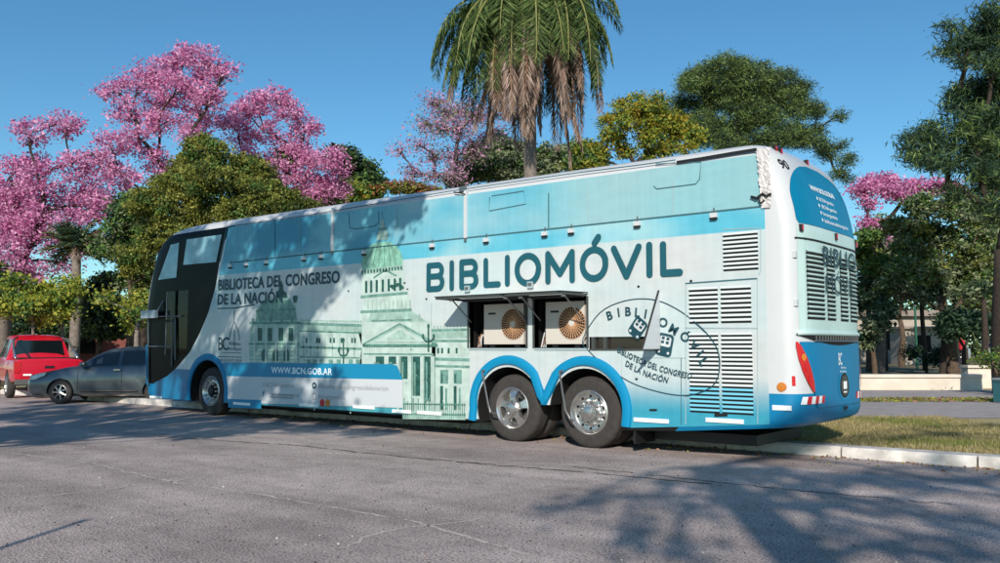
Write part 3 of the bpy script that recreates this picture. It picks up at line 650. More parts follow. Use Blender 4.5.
for (u, v) in ((691.5, 281), (639, 286.5), (427, 299), (637, 379), (349, 291), (270, 297), (380, 407)):
    c = SP(u, v); decal(mb, [(c[0]+.022*math.cos(t), c[1]+.016*math.sin(t)) for t in np.linspace(0, 6.28, 9)[:-1]], BLACKP, 9, px=False)
D([(650, 411), (650, 409), (657.5, 409), (657.5, 411)], BLACKP, 9); D([(715, 416.8), (715, 413.6), (728, 413.2), (728, 416.4)], BLACKP, 9)
mb.build('panel_seams', bus)
for u, v0, v1 in ((333.5, 208, 251), (466.3, 190.5, 238)):
    a, b = SP(u, v0), SP(u, v1); mb = MB(); mb.box((a[0]-.03, -.03, b[1]), (a[0]+.03, -.006, a[1]), WHITE); mb.box((a[0]-.02, -.036, b[1]-.06), (a[0]+.02, -.006, b[1]), STEEL); mb.build('window_trim', bus)
for u in (231, 247, 267, 305, 322, 365, 433, 487, 545.5, 572, 638, 714.5):
    v = np.interp(u, (232, 330, 480, 600, 766), (264.5, 254.5, 239.5, 226.5, 208.5))+1.3
    c = SP(u, v); mb = MB(); mb.box((c[0]-.05, -.045, c[1]-.03), (c[0]+.05, -.006, c[1]+.03), WHITE); mb.box((c[0]-.045, -.05, c[1]-.06), (c[0]+.045, -.008, c[1]-.031), BLACKP)
    mb.box((c[0]-.008, -.02, c[1]+.031), (c[0]+.008, -.006, c[1]+.1), STEEL); mb.build('hinge_clip', bus)
FRM = mat('louvre_frame', '#cfdad9', .4); SLAT = mat('louvre_slat', '#cdd6d5', .45); SLATB = mat('louvre_slat_blue', '#6fbcd2', .45)
def louvre(x0, x1, z0, z1, rows, cols=1, name='louvre_panel'):
    mb = MB(); gap = .02; cw = (x1-x0-gap*2*(cols-1))/cols
    for c in range(cols):
        a = x0+c*(cw+gap*2); b = a+cw; ph = (z1-z0)/rows
        for r in range(rows):
            z = z0+ph*r; mt_ = SLATB if z < .9 else SLAT
            mb.poly([(a, -.0075, z+ph*.02), (b, -.0075, z+ph*.02), (b, -.0075, z+ph*.42), (a, -.0075, z+ph*.42)], DARK)
            # sloping blade proud of the panel
            for q in ([(-.0085, .44), (-.022, .50), (-.022, .56), (-.0085, .99)],):
                for i in range(3):
                    (y0_, t0), (y1_, t1) = q[i], q[i+1]
                    mb.poly([(a, y0_, z+ph*t0), (b, y0_, z+ph*t0), (b, y1_, z+ph*t1), (a, y1_, z+ph*t1)], mt_)
    return mb.build(name, bus)
louvre(-.585, -.115, 2.43, 2.925, 9); louvre(-1.08, -.22, 1.76, 2.24, 8, 2); louvre(-1.09, -.22, .60, 1.64, 19, 2)

# blue arch trims
def arch(cx, cz, r, t0, t1, wd=.13, th=.05, n_=26):
    P = []
    for i in range(n_+1):
        t = R_(t0+(t1-t0)*i/n_); P.append((cx+r*math.cos(t), cz+r*math.sin(t)))
    return P
def sweep_band(P, wd, th, mt_, name):
    mb = MB(); P = [np.array(p) for p in P]; k = mb.mi(mt_); prof = [(-.5, 0), (-.42, -.8), (-.2, -1), (.2, -1), (.42, -.8), (.5, 0)]
    for i, p in enumerate(P):
        d = P[min(i+1, len(P)-1)]-P[max(i-1, 0)]; d = d/np.linalg.norm(d); nn = np.array([-d[1], d[0]])
        for a, b in prof:
            q = p+nn*a*wd; mb.v.append((q[0], b*th+.0, q[1]))
    m_ = len(prof)
    for i in range(len(P)-1):
        for j in range(m_-1): a = i*m_+j; mb.f.append((a, a+1, a+1+m_, a+m_)); mb.m.append(k)
    mb.f.append(tuple(range(m_))); mb.m.append(k); mb.f.append(tuple(range((len(P)-1)*m_, len(P)*m_))[::-1]); mb.m.append(k)
    o = mb.build(name, bus); autosmooth(o, 50); return o
xa, xb = WX[1][0], WX[2][0]; xm = (xa+xb)/2-.02
P = [(xa-.72, .30)]+arch(xa, .56, .70, 186, 44)+[(xm-.05, .74), (xm, .66), (xm+.05, .74)]+arch(xb, .56, .70, 136, -10)+[(xb+.68, .36)]
sweep_band(P, .145, .055, TRIM, 'wheel_arch_trim')
mb = MB(); mb.poly([(xm-.26, -.012, 1.0), (xm-.05, -.012, .60), (xm+.05, -.012, .60), (xm+.26, -.012, 1.0), (xm, -.012, .80)], TRIM)
mb.build('arch_gusset', bus)
P = [(WX[0][0]-.73, .30)]+arch(WX[0][0], .52, .73, 188, -8)+[(WX[0][0]+.73, .32)]
sweep_band(P, .15, .03, BLUE, 'wheel_arch_trim')

# wheels -----------------------------------------------------------------------
def wheel(kind, x, near=True, z=None):
    y0 = .10 if near else BW-.10; s = 1 if near else -1; z = WR if z is None else z
    t = bpy.data.objects.new('wheel', None); COL.objects.link(t); t.parent = bus
    mb = MB(); R = WR; W = .30
    mb.lathe_y([(.30, .03), (.315, .0), (.36, -.005), (.42, -.01), (.47, .0), (.50, .02), (R, .05), (R+.002, .09)]+[(R, .11), (R-.014, .112), (R-.014, .128), (R, .13), (R, .17), (R-.014, .172), (R-.014, .188), (R, .19), (R-.003, .25), (.49, .285), (.44, .30), (.30, .30)], (x, y0, z), RUBBER, 64, s)
    o = mb.build('tyre', t, smooth=True); autosmooth(o, 40)
    if kind != 'front':
        mb = MB(); mb.lathe_y([(.30, .34), (.42, .33), (.50, .36), (R, .39), (R, .58), (.49, .62), (.3, .62)], (x, y0, z), RUBBER, 48, s); mb.build('inner_tyre', t, smooth=True)
    if not near: return
    mb = MB()
    if kind == 'tag':
        mb.lathe_y([(.318, .0), (.322, -.012), (.31, -.018), (.298, -.005), (.285, .03), (.262, .05), (.25, .04), (.21, .045), (.20, .06)], (x, y0, z), ALLOY, 64, 1)
        mb.lathe_y([(.20, .06), (.165, .055), (.14, .03), (.135, -.01), (.12, -.03), (.085, -.035), (.08, -.06), (.05, -.07), (0.001, -.072)], (x, y0, z), ALLOY, 40, 1)
        for i in range(10):
            t_ = 2*math.pi*i/10; c = (x+.172*math.cos(t_), z+.172*math.sin(t_)); mb.tube([(c[0], y0+.055, c[1]), (c[0], y0+.0, c[1])], [.023, .018], ALLOY, 6)
            c = (x+.232*math.cos(t_+.31), z+.232*math.sin(t_+.31)); mb.tube([(c[0], y0+.05, c[1]), (c[0], y0+.036, c[1])], .021, DARK, 10)
        for i in range(14):
            t_ = 2*math.pi*i/14; c = (x+.11*math.cos(t_), z+.11*math.sin(t_)); mb.tube([(c[0], y0-.02, c[1]), (c[0], y0-.045, c[1])], .010, STEEL, 6)
    elif kind == 'drive':
        mb.lathe_y([(.318, .0), (.322, -.012), (.31, -.018), (.298, -.002), (.27, .03), (.262, .07), (.258, .16), (.001, .17)], (x, y0, z), ALLOY, 64, 1)
        mb.lathe_y([(.262, .165), (.001, .163)], (x, y0-.0, z), DARK, 30, 1)
        for i in range(5):
            t_ = 2*math.pi*i/5+.3; ca, sa = math.cos(t_), math.sin(t_)
            def pp(r, off, y): return (x+r*ca-off*sa, y0+y, z+r*sa+off*ca)
            ring = [[pp(.08, -.075, .0), pp(.08, .075, .0), pp(.08, .075, .06), pp(.08, -.075, .06)],
                    [pp(.17, -.045, .005), pp(.17, .045, .005), pp(.17, .05, .07), pp(.17, -.05, .07)],
                    [pp(.268, -.075, .035), pp(.268, .075, .035), pp(.268, .075, .09), pp(.268, -.075, .09)]]
            for a, b in zip(ring[:-1], ring[1:]):
                for j in range(4): mb.poly([a[j], a[(j+1) % 4], b[(j+1) % 4], b[j]], ALLOY)
        mb.lathe_y([(.12, .05), (.118, -.01), (.09, -.03), (.075, -.055), (.04, -.065), (.001, -.066)], (x, y0, z), ALLOY, 32, 1)
        for i in range(10):
            t_ = 2*math.pi*i/10; mb.tube([(x+.10*math.cos(t_), y0-.01, z+.10*math.sin(t_)), (x+.10*math.cos(t_), y0-.04, z+.10*math.sin(t_))], .012, STEEL, 6)
    else:
        mb.lathe_y([(.318, .0), (.322, -.012), (.31, -.018), (.298, -.005), (.28, .02), (.255, .06), (.24, .045), (.2, .04), (.17, .06)], (x, y0, z), ALLOY, 56, 1)
        mb.lathe_y([(.17, .06), (.11, .06), (.1, -.02), (.07, -.04), (.001, -.042)], (x, y0, z), BLACKP, 30, 1)
        for i in range(18):
            t_ = 2*math.pi*i/18; c = (x+.255*math.cos(t_), z+.255*math.sin(t_)); mb.tube([(c[0], y0+.05, c[1]), (c[0], y0+.0, c[1])], .016, ALLOY, 6)
        for i in range(10):
            t_ = 2*math.pi*i/10; c = (x+.15*math.cos(t_), z+.15*math.sin(t_)); mb.tube([(c[0], y0+.055, c[1]), (c[0], y0+.0, c[1])], .018, ALLOY, 6)
    o = mb.build('rim', t); autosmooth(o, 30)
for x, k in WX: wheel(k, x); wheel(k, x, False, WR+.1)
# hook bars hanging in the wheel arches
for a in ([(482, 371.5), (485, 387), (488.5, 406), (490.5, 412.5), (496, 413.5)], [(559.5, 372), (562.5, 392), (565.5, 411), (570, 419), (573.5, 421)]):
    mb = MB(); mb.tube([(*[SP(*p, -.1)[0]], -.1, SP(*p, -.1)[1]) for p in a], .016, STEEL, 6); p0 = SP(*a[0], -.1); mb.tube([(p0[0], -.1, p0[1]), (p0[0]+.03, .0, p0[1]+.03)], .02, STEEL, 6); mb.build('fender_hook', bus)
# under-floor
mb = MB(); mb.box((-11.3, .3, .2), (-5.3, 2.2, .30), DARK); mb.build('chassis', bus); mb = MB(); mb.box((-1.9, .5, .16), (-.4, 2.1, .30), BLACKP); mb.build('engine_sump', bus); mb = MB(); mb.tube([(-5.6, .35, .26), (-10, .35, .22)], .04, BLACKP); mb.build('air_pipe', bus)
mb = MB(); mb.box((-1.98, .05, .12), (-1.95, .6, .5), BLACKP); mb.build('mud_flap', bus)
for u0, u1, v in ((234, 251, 403.8), (300, 319, 405.3), (354, 375, 407.3), (150.5, 162, 397.2), (393, 412, 411.5), (418, 442, 413), (634.5, 669, 420.5), (706.5, 744, 420.8)):
    a, b = SP(u0, v), SP(u1, v); mb = MB(); z = (a[1]+b[1])/2; mb.box((a[0], -.0245, z-.027), (b[0], -.004, z+.027), REFW); mb.build('reflective_strip', bus)
for s in (0, 1):
    mb = MB(); a, b = SP(284-13, 394+s*3), SP(294, 394.5+s*3); mb.box((a[0], -.024, a[1]-.012), (b[0], -.0225, a[1]+.012), GREYTXT); mb.build('vent_slot', bus)

# AC bays ------------------------------------------------------------------------
ACW = mat('aircon_casing', '#c9c4bc', .45); GRIL = mat('fan_guard', '#d3a67e', .5, metal=.0); FANB = mat('fan_inside', '#33231b', .7)
for (x0, x1, fx) in ((-4.72, -3.92, -4.12), (-3.50, -2.80, -3.02)):
    t = bpy.data.objects.new('air_conditioner', None); COL.objects.link(t); t.parent = bus
    mb = MB(); z0, z1 = 1.50, 2.13; yf = .09; mb.box((x0, yf, z0), (x1, .5, z1), ACW)
    mb.box((x0+.09, yf-.004, z0+.47), (x0+.24, yf+.001, z0+.50), BLACKP)
    mb.box((x0+.1, yf+.03, z0-.05), (x0+.2, .45, z0-.001), BLACKP); mb.box((x1-.2, yf+.03, z0-.05), (x1-.1, .45, z0-.001), BLACKP); mb.build('casing', t)
    cz = 1.81; r = .235
    mb = MB(); mb.lathe_y([(r, -.003), (.001, -.003)], (fx, yf, cz), FANB, 40, 1)
    mb.build('fan_opening', t)
    mb = MB()
    for q in np.linspace(.05, r, 6): mb.tube([(fx+q*math.cos(t_), yf-.018, cz+q*math.sin(t_)) for t_ in np.linspace(0, 2*math.pi, 33)], .0025, GRIL, 5, False)
    for i in range(30):
        t_ = 2*math.pi*i/30; mb.tube([(fx+.04*math.cos(t_), yf-.016, cz+.04*math.sin(t_)), (fx+(r+.004)*math.cos(t_), yf-.012, cz+(r+.004)*math.sin(t_))], .0052, GRIL, 4, False)
    mb.lathe_y([(.055, -.005), (.05, -.026), (.001, -.028)], (fx, yf, cz), ACW, 20, 1); mb.build('fan_guard', t)
RUST = mat('pipe_clutter', '#8a6a55', .7, noise=.4, nscale=12)
for x in (-4.86, -3.585):
    mb = MB()
    for i in range(5):
        a = rng.uniform(-.05, .05, 6); mb.tube([(x+a[0], .15+a[1]*.5, 1.45), (x+a[2], .2+a[1], 1.6), (x+a[3]+.02, .25, 1.72+a[4])], .011, RUST if i % 2 else WHITE, 6)
    mb.build('pipe_bundle', bus)
FRAMEM = mat('bay_frame', '#3e4443', .6)
for x0, x1 in ((-4.95, -3.80), (-3.64, -2.70)):
    mb = MB(); mb.box((x0-.03, -.02, 1.44), (x0, .1, 2.19), FRAMEM); mb.box((x1, -.02, 1.44), (x1+.03, .1, 2.19), FRAMEM); mb.box((x0, -.02, 1.41), (x1, .1, 1.44), SEAML); mb.box((x0, -.02, 2.19), (x1, .1, 2.22), FRAMEM); mb.build('bay_frame', bus)
CANU = mat('canopy_underside', '#2c3331', .6, noise=.3, nscale=6)
for x0, x1 in ((-5.05, -3.70), (-3.68, -2.66)):
    t = bpy.data.objects.new('canopy_door', None); COL.objects.link(t); t.parent = bus
    mb = MB(); yo = -.72; zo = 2.225; zh = 2.235
    V = [(x0, -.03, zh), (x1, -.03, zh), (x1, yo, zo), (x0, yo, zo)]; V2 = [(a, b, c+.012) for a, b, c in V]
    mb.poly(V, CANU); mb.poly(V2[::-1], WHITE)
    for i in range(4): mb.poly([V[i], V[(i+1) % 4], V2[(i+1) % 4], V2[i]], CANU)
    for a in (x0+.01, x1-.05): mb.box((a, yo+.02, zo-.035), (a+.04, -.06, zo-.001), FRAMEM)
    mb.box((x0+.051, yo+.01, zo-.035), (x1-.051, yo+.05, zo-.001), FRAMEM); mb.box((x0+.051, -.10, zo-.05), (x1-.051, -.06, zo-.001), FRAMEM)
    mb.build('door_leaf', t)
    for a in (x0+.16, x1-.1): mb = MB(); mb.tube([(a, -.5, zo-.02), (a, -.02, 1.85)], [.013, .009], STEEL, 6); mb.box((a-.02, -.53, zo-.06), (a+.02, -.49, zo-.036), REFW); mb.build('gas_strut', t)
for u, v in ((468.5, 289), (531.5, 285)):
    mb = MB(); c = SP(u, v); mb.box((c[0]-.05, -.05, c[1]-.05), (c[0]+.05, -.008, c[1]+.05), SEAML); mb.box((c[0]-.035, -.055, c[1]-.02), (c[0]+.035, -.05, c[1]+.03), STEEL); mb.build('canopy_hinge', bus)
# slot window bay right of the air conditioners
GLS = mat('slot_glass', '#2a2422', .1, coat=.5)
mb = MB(); mb.box((-2.66, .05, 1.43), (-1.53, .07, 1.60), GLS); mb.build('slot_glass', bus)
for x in (-2.62, -2.42, -1.56): mb = MB(); mb.box((x, -.012, 1.43), (x+.05, .049, 1.60), FRAMEM); mb.build('slot_bar', bus)
mb = MB()
mb.box((-2.66, -.014, 1.405), (-1.53, .04, 1.43), FRAMEM); mb.build('slot_frame', bus)
t = bpy.data.objects.new('hatch_door', None); COL.objects.link(t); t.parent = bus
HIN = mat('hatch_inside', '#c9a592', .6, noise=.2, nscale=5)
mb = MB(); x = -1.53
A, B, Cc = (x, -.006, 2.22), (x, -.012, 1.43), (x, -.47, 1.43)
mb.poly([A, B, Cc], HIN); mb.poly([(a+.015, b, c) for a, b, c in (Cc, B, A)], PANELW); mb.build('hatch_panel', t)
mb = MB(); mb.tube([A, Cc], .016, BLACKP, 6); mb.tube([B, Cc], .013, STEEL, 6); mb.tube([A, B], .013, BLACKP, 6); mb.tube([(x, -.04, 2.0), (x-.01, -.16, 1.9), (x-.01, -.05, 1.5)], .009, STEEL, 6); mb.build('hatch_frame', t)

# front glazing -----------------------------------------------------------------
CHROMEB = mat('grab_chrome', '#b8bcc0', .25, metal=.9); SKYPANE = mat('window_pane_pale', '#86b3c0', .06, coat=.6, noise=.4, nscale=2.2)  # pale cyan of the upper panes stands in for sky showing in the glass
INT = mat('cab_interior', '#3a4448', .4, noise=.6, nscale=3); MET = mat('door_frame_grey', '#5c676b', .35, metal=.4)
def onside(u, v, off=-.006): p = SP(u, v); return (p[0], off, p[1])
def wrap_nose(x, z, off=.008):
    """point on the near side / nose corner for a given x"""
    xn = itp(NOSE, z); x = max(x, xn+.004); e = (x-(xn+.55))/(-.55)
    y = 0 if e <= 0 else BW/2*(1-(1-min(1, e)**4.5)**(1/4.5)); return (x-off*.4 if e > .5 else x, y-off, z)
def pane(pts, mt_, name, off=.008, N=8):
    """bilinear pane from four px corners laid on the body skin"""
    P = [np.array(SP(*p)) for p in pts]; mb = MB()
    g = [[(P[0]*(1-i/N)+P[1]*i/N)*(1-j/N)+(P[3]*(1-i/N)+P[2]*i/N)*j/N for j in range(N+1)] for i in range(N+1)]
    for i in range(N):
        for j in range(N): mb.poly([wrap_nose(*g[a][b], off) for a, b in ((i, j), (i+1, j), (i+1, j+1), (i, j+1))], mt_)
    return mb.build(name, bus, smooth=True)
pane([(187, 239.5), (222, 234.5), (216.5, 262), (183.5, 265)], SKYPANE, 'upper_window')
pane([(171, 245), (179.5, 242.5), (176.5, 277.5), (158.5, 280)], SKYPANE, 'upper_window')
tg = bpy.data.materials.new('tinted_glass'); tg.use_nodes = True; n_ = tg.node_tree; n_.nodes.remove(n_.nodes['Principled BSDF'])
tr_ = n_.nodes.new('ShaderNodeBsdfTransparent'); tr_.inputs[0].default_value = (.52, .58, .60, 1); gl_ = n_.nodes.new('ShaderNodeBsdfGlossy'); gl_.inputs['Roughness'].default_value = .03
lw_ = n_.nodes.new('ShaderNodeFresnel'); lw_.inputs[0].default_value = 1.45; mx_ = n_.nodes.new('ShaderNodeMixShader'); n_.links.new(lw_.outputs[0], mx_.inputs[0]); n_.links.new(tr_.outputs[0], mx_.inputs[1]); n_.links.new(gl_.outputs[0], mx_.inputs[2]); n_.links.new(mx_.outputs[0], n_.nodes['Material Output'].inputs[0])
mb = MB(); mb.box((-14.12, .015, 1.28), (-13.22, .021, 2.72), tg); mb.build('cab_window', bus)
mb = MB(); mb.box((-14.0, BW-.02, 1.55), (-13.35, BW-.014, 2.35), tg); mb.build('far_cab_window', bus)
mb = MB(); mb.box((-15.10, .33, 1.45), (-15.09, 2.18, 2.69), tg); mb.build('windscreen', bus)
mb = MB(); mb.tube([wrap_nose(itp(NOSE, z)+.10, z, .012) for z in (1.9, 2.2, 2.5, 2.8, 3.1, 3.4, 3.6, 3.75, 3.87, 3.95)], [.02]+[.035]*8+[.05], WHITE, 8); mb.build('nose_trim', bus, smooth=True)
mb = MB(); mb.box((-13.75, -.012, 1.28), (-13.70, .06, 2.72), BLACKG); mb.build('cab_pillar', bus)
mb = MB(); mb.box((-14.12, -.014, 2.02), (-13.751, .055, 2.08), BLACKG); mb.build('window_rail', bus)
SEATM = mat('seat_cloth', '#596369', .8, noise=.3)
t = bpy.data.objects.new('driver_seat', None); COL.objects.link(t); t.parent = bus
mb = MB(); mb.box((-13.75, .5, 1.5), (-13.3, 1.0, 1.62), SEATM); mb.build('cushion', t); mb = MB(); mb.tube([(-13.33, .75, 1.62), (-13.28, .75, 2.0), (-13.3, .75, 2.25)], [.2, .24, .17], SEATM, 10); mb.build('backrest', t); mb = MB(); mb.tube([(-13.3, .75, 2.27), (-13.32, .75, 2.45)], [.12, .11], SEATM, 10); mb.build('headrest', t)
mb = MB(); mb.tube([(-13.92+.05*math.cos(q), .75+.2*math.sin(q), 1.92+.2*math.cos(q)) for q in np.linspace(0, 6.283, 21)], .018, BLACKP, 6); mb.tube([(-13.92, .75, 1.92), (-14.08, .75, 1.6)], .025, BLACKP); mb.build('steering_wheel', bus)
mb = MB(); mb.box((-14.11, .3, 1.3), (-13.95, 2.1, 1.72), mat('dashboard', '#3b4348', .6)); mb.box((-14.09, .35, 1.725), (-13.97, .55, 1.82), SEATM); mb.build('dashboard', bus)
mb = MB(); mb.tube([(-13.6, .15, 1.3), (-13.6, .15, 2.6)], .016, CHROMEB, 8); mb.tube([(-13.6, .15, 2.1), (-13.35, .3, 2.1)], .014, CHROMEB, 8); mb.build('grab_rail', bus)
mb = MB(); P = np.array([(-13.62, .1, 2.35), (-13.5, .1, 2.35), (-13.46, .1, 2.55), (-13.6, .1, 2.56)]); mb.box((-13.64, .06, 2.3), (-13.42, .1, 2.5), SEATM); mb.build('sun_blind', bus)
mb = MB()
for a in ([(148.5, 346.5), (172, 346.5)], [(172.5, 318), (172.5, 366)], [(149, 318), (149, 386)], [(149, 317), (182, 316)], [(176, 318), (176, 360)]):
    P = [SP(*p) for p in a]; mb.tube([tuple(np.array(wrap_nose(x, z, .02))) for x, z in P], .016, MET, 6)
mb.build('door_frame', bus)
mb = MB(); q = wrap_nose(*SP(154, 314.5), .05); mb.box((q[0]-.28, q[1]-.12, q[2]-.09), (q[0]+.35, q[1]-.05, q[2]+.09), mat('mirror_arm', '#8fa0aa', .4)); mb.tube([(q[0]+.3, q[1]-.08, q[2]), (q[0]+.4, q[1]+.05, q[2]+.3)], .02, MET); mb.build('side_mirror', bus)
mb = MB(); P = [wrap_nose(*SP(u, v), .01) for u, v in ((147.5, 345), (147.2, 360), (147.5, 385))]; mb.tube(P, .03, BLUE, 6); mb.build('corner_trim', bus)
# crumpled silver tape at the rear top corner
TAPE = mat('silver_tape', '#cfcac8', .4, metal=.1, noise=.15, nscale=12, bump=.6, bscale=14)
mb = MB(); NN, MM = 6, 26
gr = [[None]*(MM+1) for _ in range(NN+1)]
for i in range(NN+1):
    for j in range(MM+1):
        t = j/MM; z = 3.97-.77*t; x = -.02+.0*t+(i/NN)*(.17-.05*t)-.05*(1-t)-.03; y = -.022-abs(rng.normal(0, .009))
        if z > 3.85: y += max(0, z-3.85)**1.6*.9
        gr[i][j] = (x+rng.normal(0, .007), y, top_lift(x, z))
for i in range(NN):
    for j in range(MM): mb.poly([gr[i][j], gr[i+1][j], gr[i+1][j+1], gr[i][j+1]], TAPE)
mb.build('silver_tape', bus, smooth=False)
mb = MB(); mb.tube([(-.18, -.03, 3.36), (-.1, -.05, 3.33), (-.03, -.04, 3.38), (.03, -.05, 3.34), (.08, -.03, 3.37)], .018, BLACKP, 6); mb.tube([(-.08, -.04, 3.32), (-.05, -.05, 3.26), (0, -.04, 3.30)], .012, BLACKP, 6); mb.build('loose_cable', bus)
mb = MB(); c = SP(462, 189); mb.box((c[0]-.06, -.01, top_lift(c[0], 3.96)), (c[0]+.06, .05, top_lift(c[0], 4.04)), STEEL); mb.tube([(c[0]-.15, -.03, 4.0), (c[0], -.04, 3.97), (c[0]+.1, -.03, 3.93)], .012, BLACKP, 6); mb.build('roof_bracket', bus)

# rear face ------------------------------------------------------------------------
def rearx(y, z):
    ins = itp(INS, z); hw = BW/2-ins; s = min(1, abs(y-BW/2)/hw); return itp(REARP, z)-.44+.44*(1-s**4.2)**(1/4.2)
def RPt(y, z, off=.006): return (rearx(y, z)+off, y, top_lift(0, z))
def rpatch(rows, mt_, mb, off=.006, N=12):
    """rows: list of (z, y0, y1)"""
    for a, b in zip(rows[:-1], rows[1:]):
        K = max(1, int(abs(b[0]-a[0])/.08))
        for k in range(K):
            za = a[0]+(b[0]-a[0])*k/K; zb = a[0]+(b[0]-a[0])*(k+1)/K
            la, ra = a[1]+(b[1]-a[1])*k/K, a[2]+(b[2]-a[2])*k/K; lb, rb = a[1]+(b[1]-a[1])*(k+1)/K, a[2]+(b[2]-a[2])*(k+1)/K
            for i in range(N):
                mb.poly([RPt(la+(ra-la)*i/N, za, off), RPt(la+(ra-la)*(i+1)/N, za, off), RPt(lb+(rb-lb)*(i+1)/N, zb, off), RPt(lb+(rb-lb)*i/N, zb, off)], mt_)
RWIN = mat('rear_window_film', '#08799f', .3, spec=.3, noise=.12, nscale=1.5)
REARM = mat('rear_mint', '#bcd6d2', .4, noise=.12, nscale=1.5)
mb = MB(); rows = []
yc = BW/2
for z in np.linspace(3.0, 3.88, 18):
    if z < 3.05: hw = 1.10
    elif z < 3.35: hw = 1.13
    else: hw = 1.13*math.sqrt(max(.02, 1-((z-3.35)/.54)**2.2))
    rows.append((z, yc-hw, yc+hw))
rpatch(rows, RWIN, mb, .006, 18); o = mb.build('rear_window', bus, smooth=True)
mb = MB(); rpatch([(1.60, .13, BW-.13), (2.99, .13, BW-.13)], REARM, mb, .004, 20); mb.build('rear_engine_cover', bus, smooth=True)
mb = MB(); mb.tube([RPt(y, 2.81, .01) for y in np.linspace(.1, BW-.1, 16)], .012, BLACKP, 5)
mb.build('cover_seam', bus)
# louvre slots in four columns
mb = MB()
cols = [(.28, .80), (.90, 1.22), (1.42, 1.74), (1.84, 2.28)]
for (a, b) in cols:
    mb = MB()
    for r in range(15):
        z = 1.80+r*.0585
        N = 4
        for i in range(N):
            ya, yb = a+(b-a)*i/N, a+(b-a)*(i+1)/N
            mb.poly([RPt(ya, z, .007), RPt(yb, z, .007), RPt(yb, z+.027, .007), RPt(ya, z+.027, .007)], DARK)
            mb.poly([RPt(ya, z+.0275, .009), RPt(yb, z+.0275, .009), RPt(yb, z+.036, .03), RPt(ya, z+.036, .03)], REARM)
            mb.poly([RPt(ya, z+.036, .03), RPt(yb, z+.036, .03), RPt(yb, z+.056, .008), RPt(ya, z+.056, .008)], REARM)
    mb.build('engine_louvre', bus)
BLKT = mat('black_lettering', '#20383c', .45)
def rear_text(s, y0, y1, z0, h, mt_, bold=0, off=.012, name='rear_lettering', spacing=1):
    mb = MB(); text_add(mb, s, lambda u, v: RPt(y0+u, z0+v, off), y1-y0, h, mt_, bold, spacing); return mb.build(name, bus)
rear_text('BIBLIO', .72, 2.08, 2.52, .24, BLKT, .012, .033); rear_text('MÓVIL', .80, 2.0, 2.16, .24, BLKT, .0, .033); 
rear_text('WWW.BCN.GOB.AR', .72, 1.66, 3.50, .075, WHITETXT, .03)
for i, s in enumerate(('BCNArgentina', '/BCNArgentina', 'bcnargentina', 'bibliotecadelcongreso')):
    rear_text(s, .95, .95+.062*len(s)*.75, 3.38-.098*i, .05, WHITETXT, .01); 
for i in range(4):
    mb = MB(); c = (.87, 3.405-.098*i); mb.poly([RPt(c[0]+.025*math.cos(t), c[1]+.025*math.sin(t), .012) for t in np.linspace(0, 6.28, 9)[:-1]], WHITETXT); mb.build('rear_icon', bus)
rear_text('90', .16, .34, 3.72, .13, BLACKP, .02, .006)
# lower blue tail with dark air gap above
mb = MB(); rows = [(.62, .45, 2.10), (.80, .40, 2.15), (1.0, .36, 2.19), (1.2, .26, 2.29), (1.4, .16, 2.39), (1.52, .12, 2.43)]
rpatch(rows, BLUE, mb, .014, 20); mb.build('tail_panel', bus, smooth=True)
mb = MB(); N = 20
for i in range(N):
    y0_, y1_ = .08+(BW-.16)*i/N, .08+(BW-.16)*(i+1)/N; zb = lambda y: 1.60-.12*max(0, 1-((y-yc)/1.2)**2)
    mb.poly([RPt(y0_, zb(y0_), .02), RPt(y1_, zb(y1_), .02), RPt(y1_, 1.625, .022), RPt(y0_, 1.625, .022)], DARK)
mb.build('air_gap', bus)
mb = MB(); mb.tube([(rearx(y, 1.55)+.03, y, 1.53) for y in np.linspace(.4, 2.15, 8)], .01, STEEL, 5)
for y in np.linspace(.45, 2.1, 18): mb.box((rearx(y, 1.55)+.022, y-.012, 1.53), (rearx(y, 1.55)+.03, y+.012, 1.60), STEEL)
mb.build('gap_grille', bus)
mb = MB(); mb.tube([RPt(y, 1.63, .0) for y in np.linspace(.1, BW-.1, 20)], .035, REARM, 8); mb.build('cover_lip', bus, smooth=True)
for s in (0, 1):
    f = (lambda y: y) if s == 0 else (lambda y: BW-y)
    def rr(a, b, z): q = sorted((f(a), f(b))); return (z, q[0], q[1])
    mb = MB(); rpatch([rr(.33, .37, .90), rr(.22, .36, 1.02), rr(.14, .31, 1.16), rr(.09, .23, 1.32), rr(.07, .14, 1.46), rr(.07, .09, 1.52)], RED, mb, .022, 5)
    for z, y in ((1.33, .16), (1.2, .21), (1.07, .27)):
        p = RPt(f(y), z, .026); mb.poly([RPt(f(y)+.038*math.cos(t), z+.045*math.sin(t), .028) for t in np.linspace(0, 6.28, 13)[:-1]], AMBER if z > 1.3 else RED)
    mb.build('tail_light', bus, smooth=True)
    mb = MB()
    for i in range(6):
        y0_ = .10+i*.09 if s == 0 else BW-.10-i*.09-.09; pts = [(y0_, .70), (y0_+.09, .70), (y0_+.09+.03, .83), (y0_+.03, .83)]
        mb.poly([RPt(min(BW-.02, max(.02, a)), b, .017) for a, b in pts], REDT if i % 2 else REFW)
    mb.build('hazard_stripe', bus)
    mb = MB(); rpatch([rr(.035, .06, .98), rr(.035, .06, 1.1)], RED, mb, .012, 2); mb.build('side_reflector', bus)
mb = MB(); cy, cz = 1.42, .93
def disc(r, off, m_, z=0): mb.poly([RPt(cy+r*math.cos(t), cz+z+r*math.sin(t), off) for t in np.linspace(0, 6.283, 33)[:-1]], m_)
disc(.23, .019, TRIM); disc(.185, .022, BLACKP); disc(.15, .025, mat('emblem_dark', '#202a2e', .3))
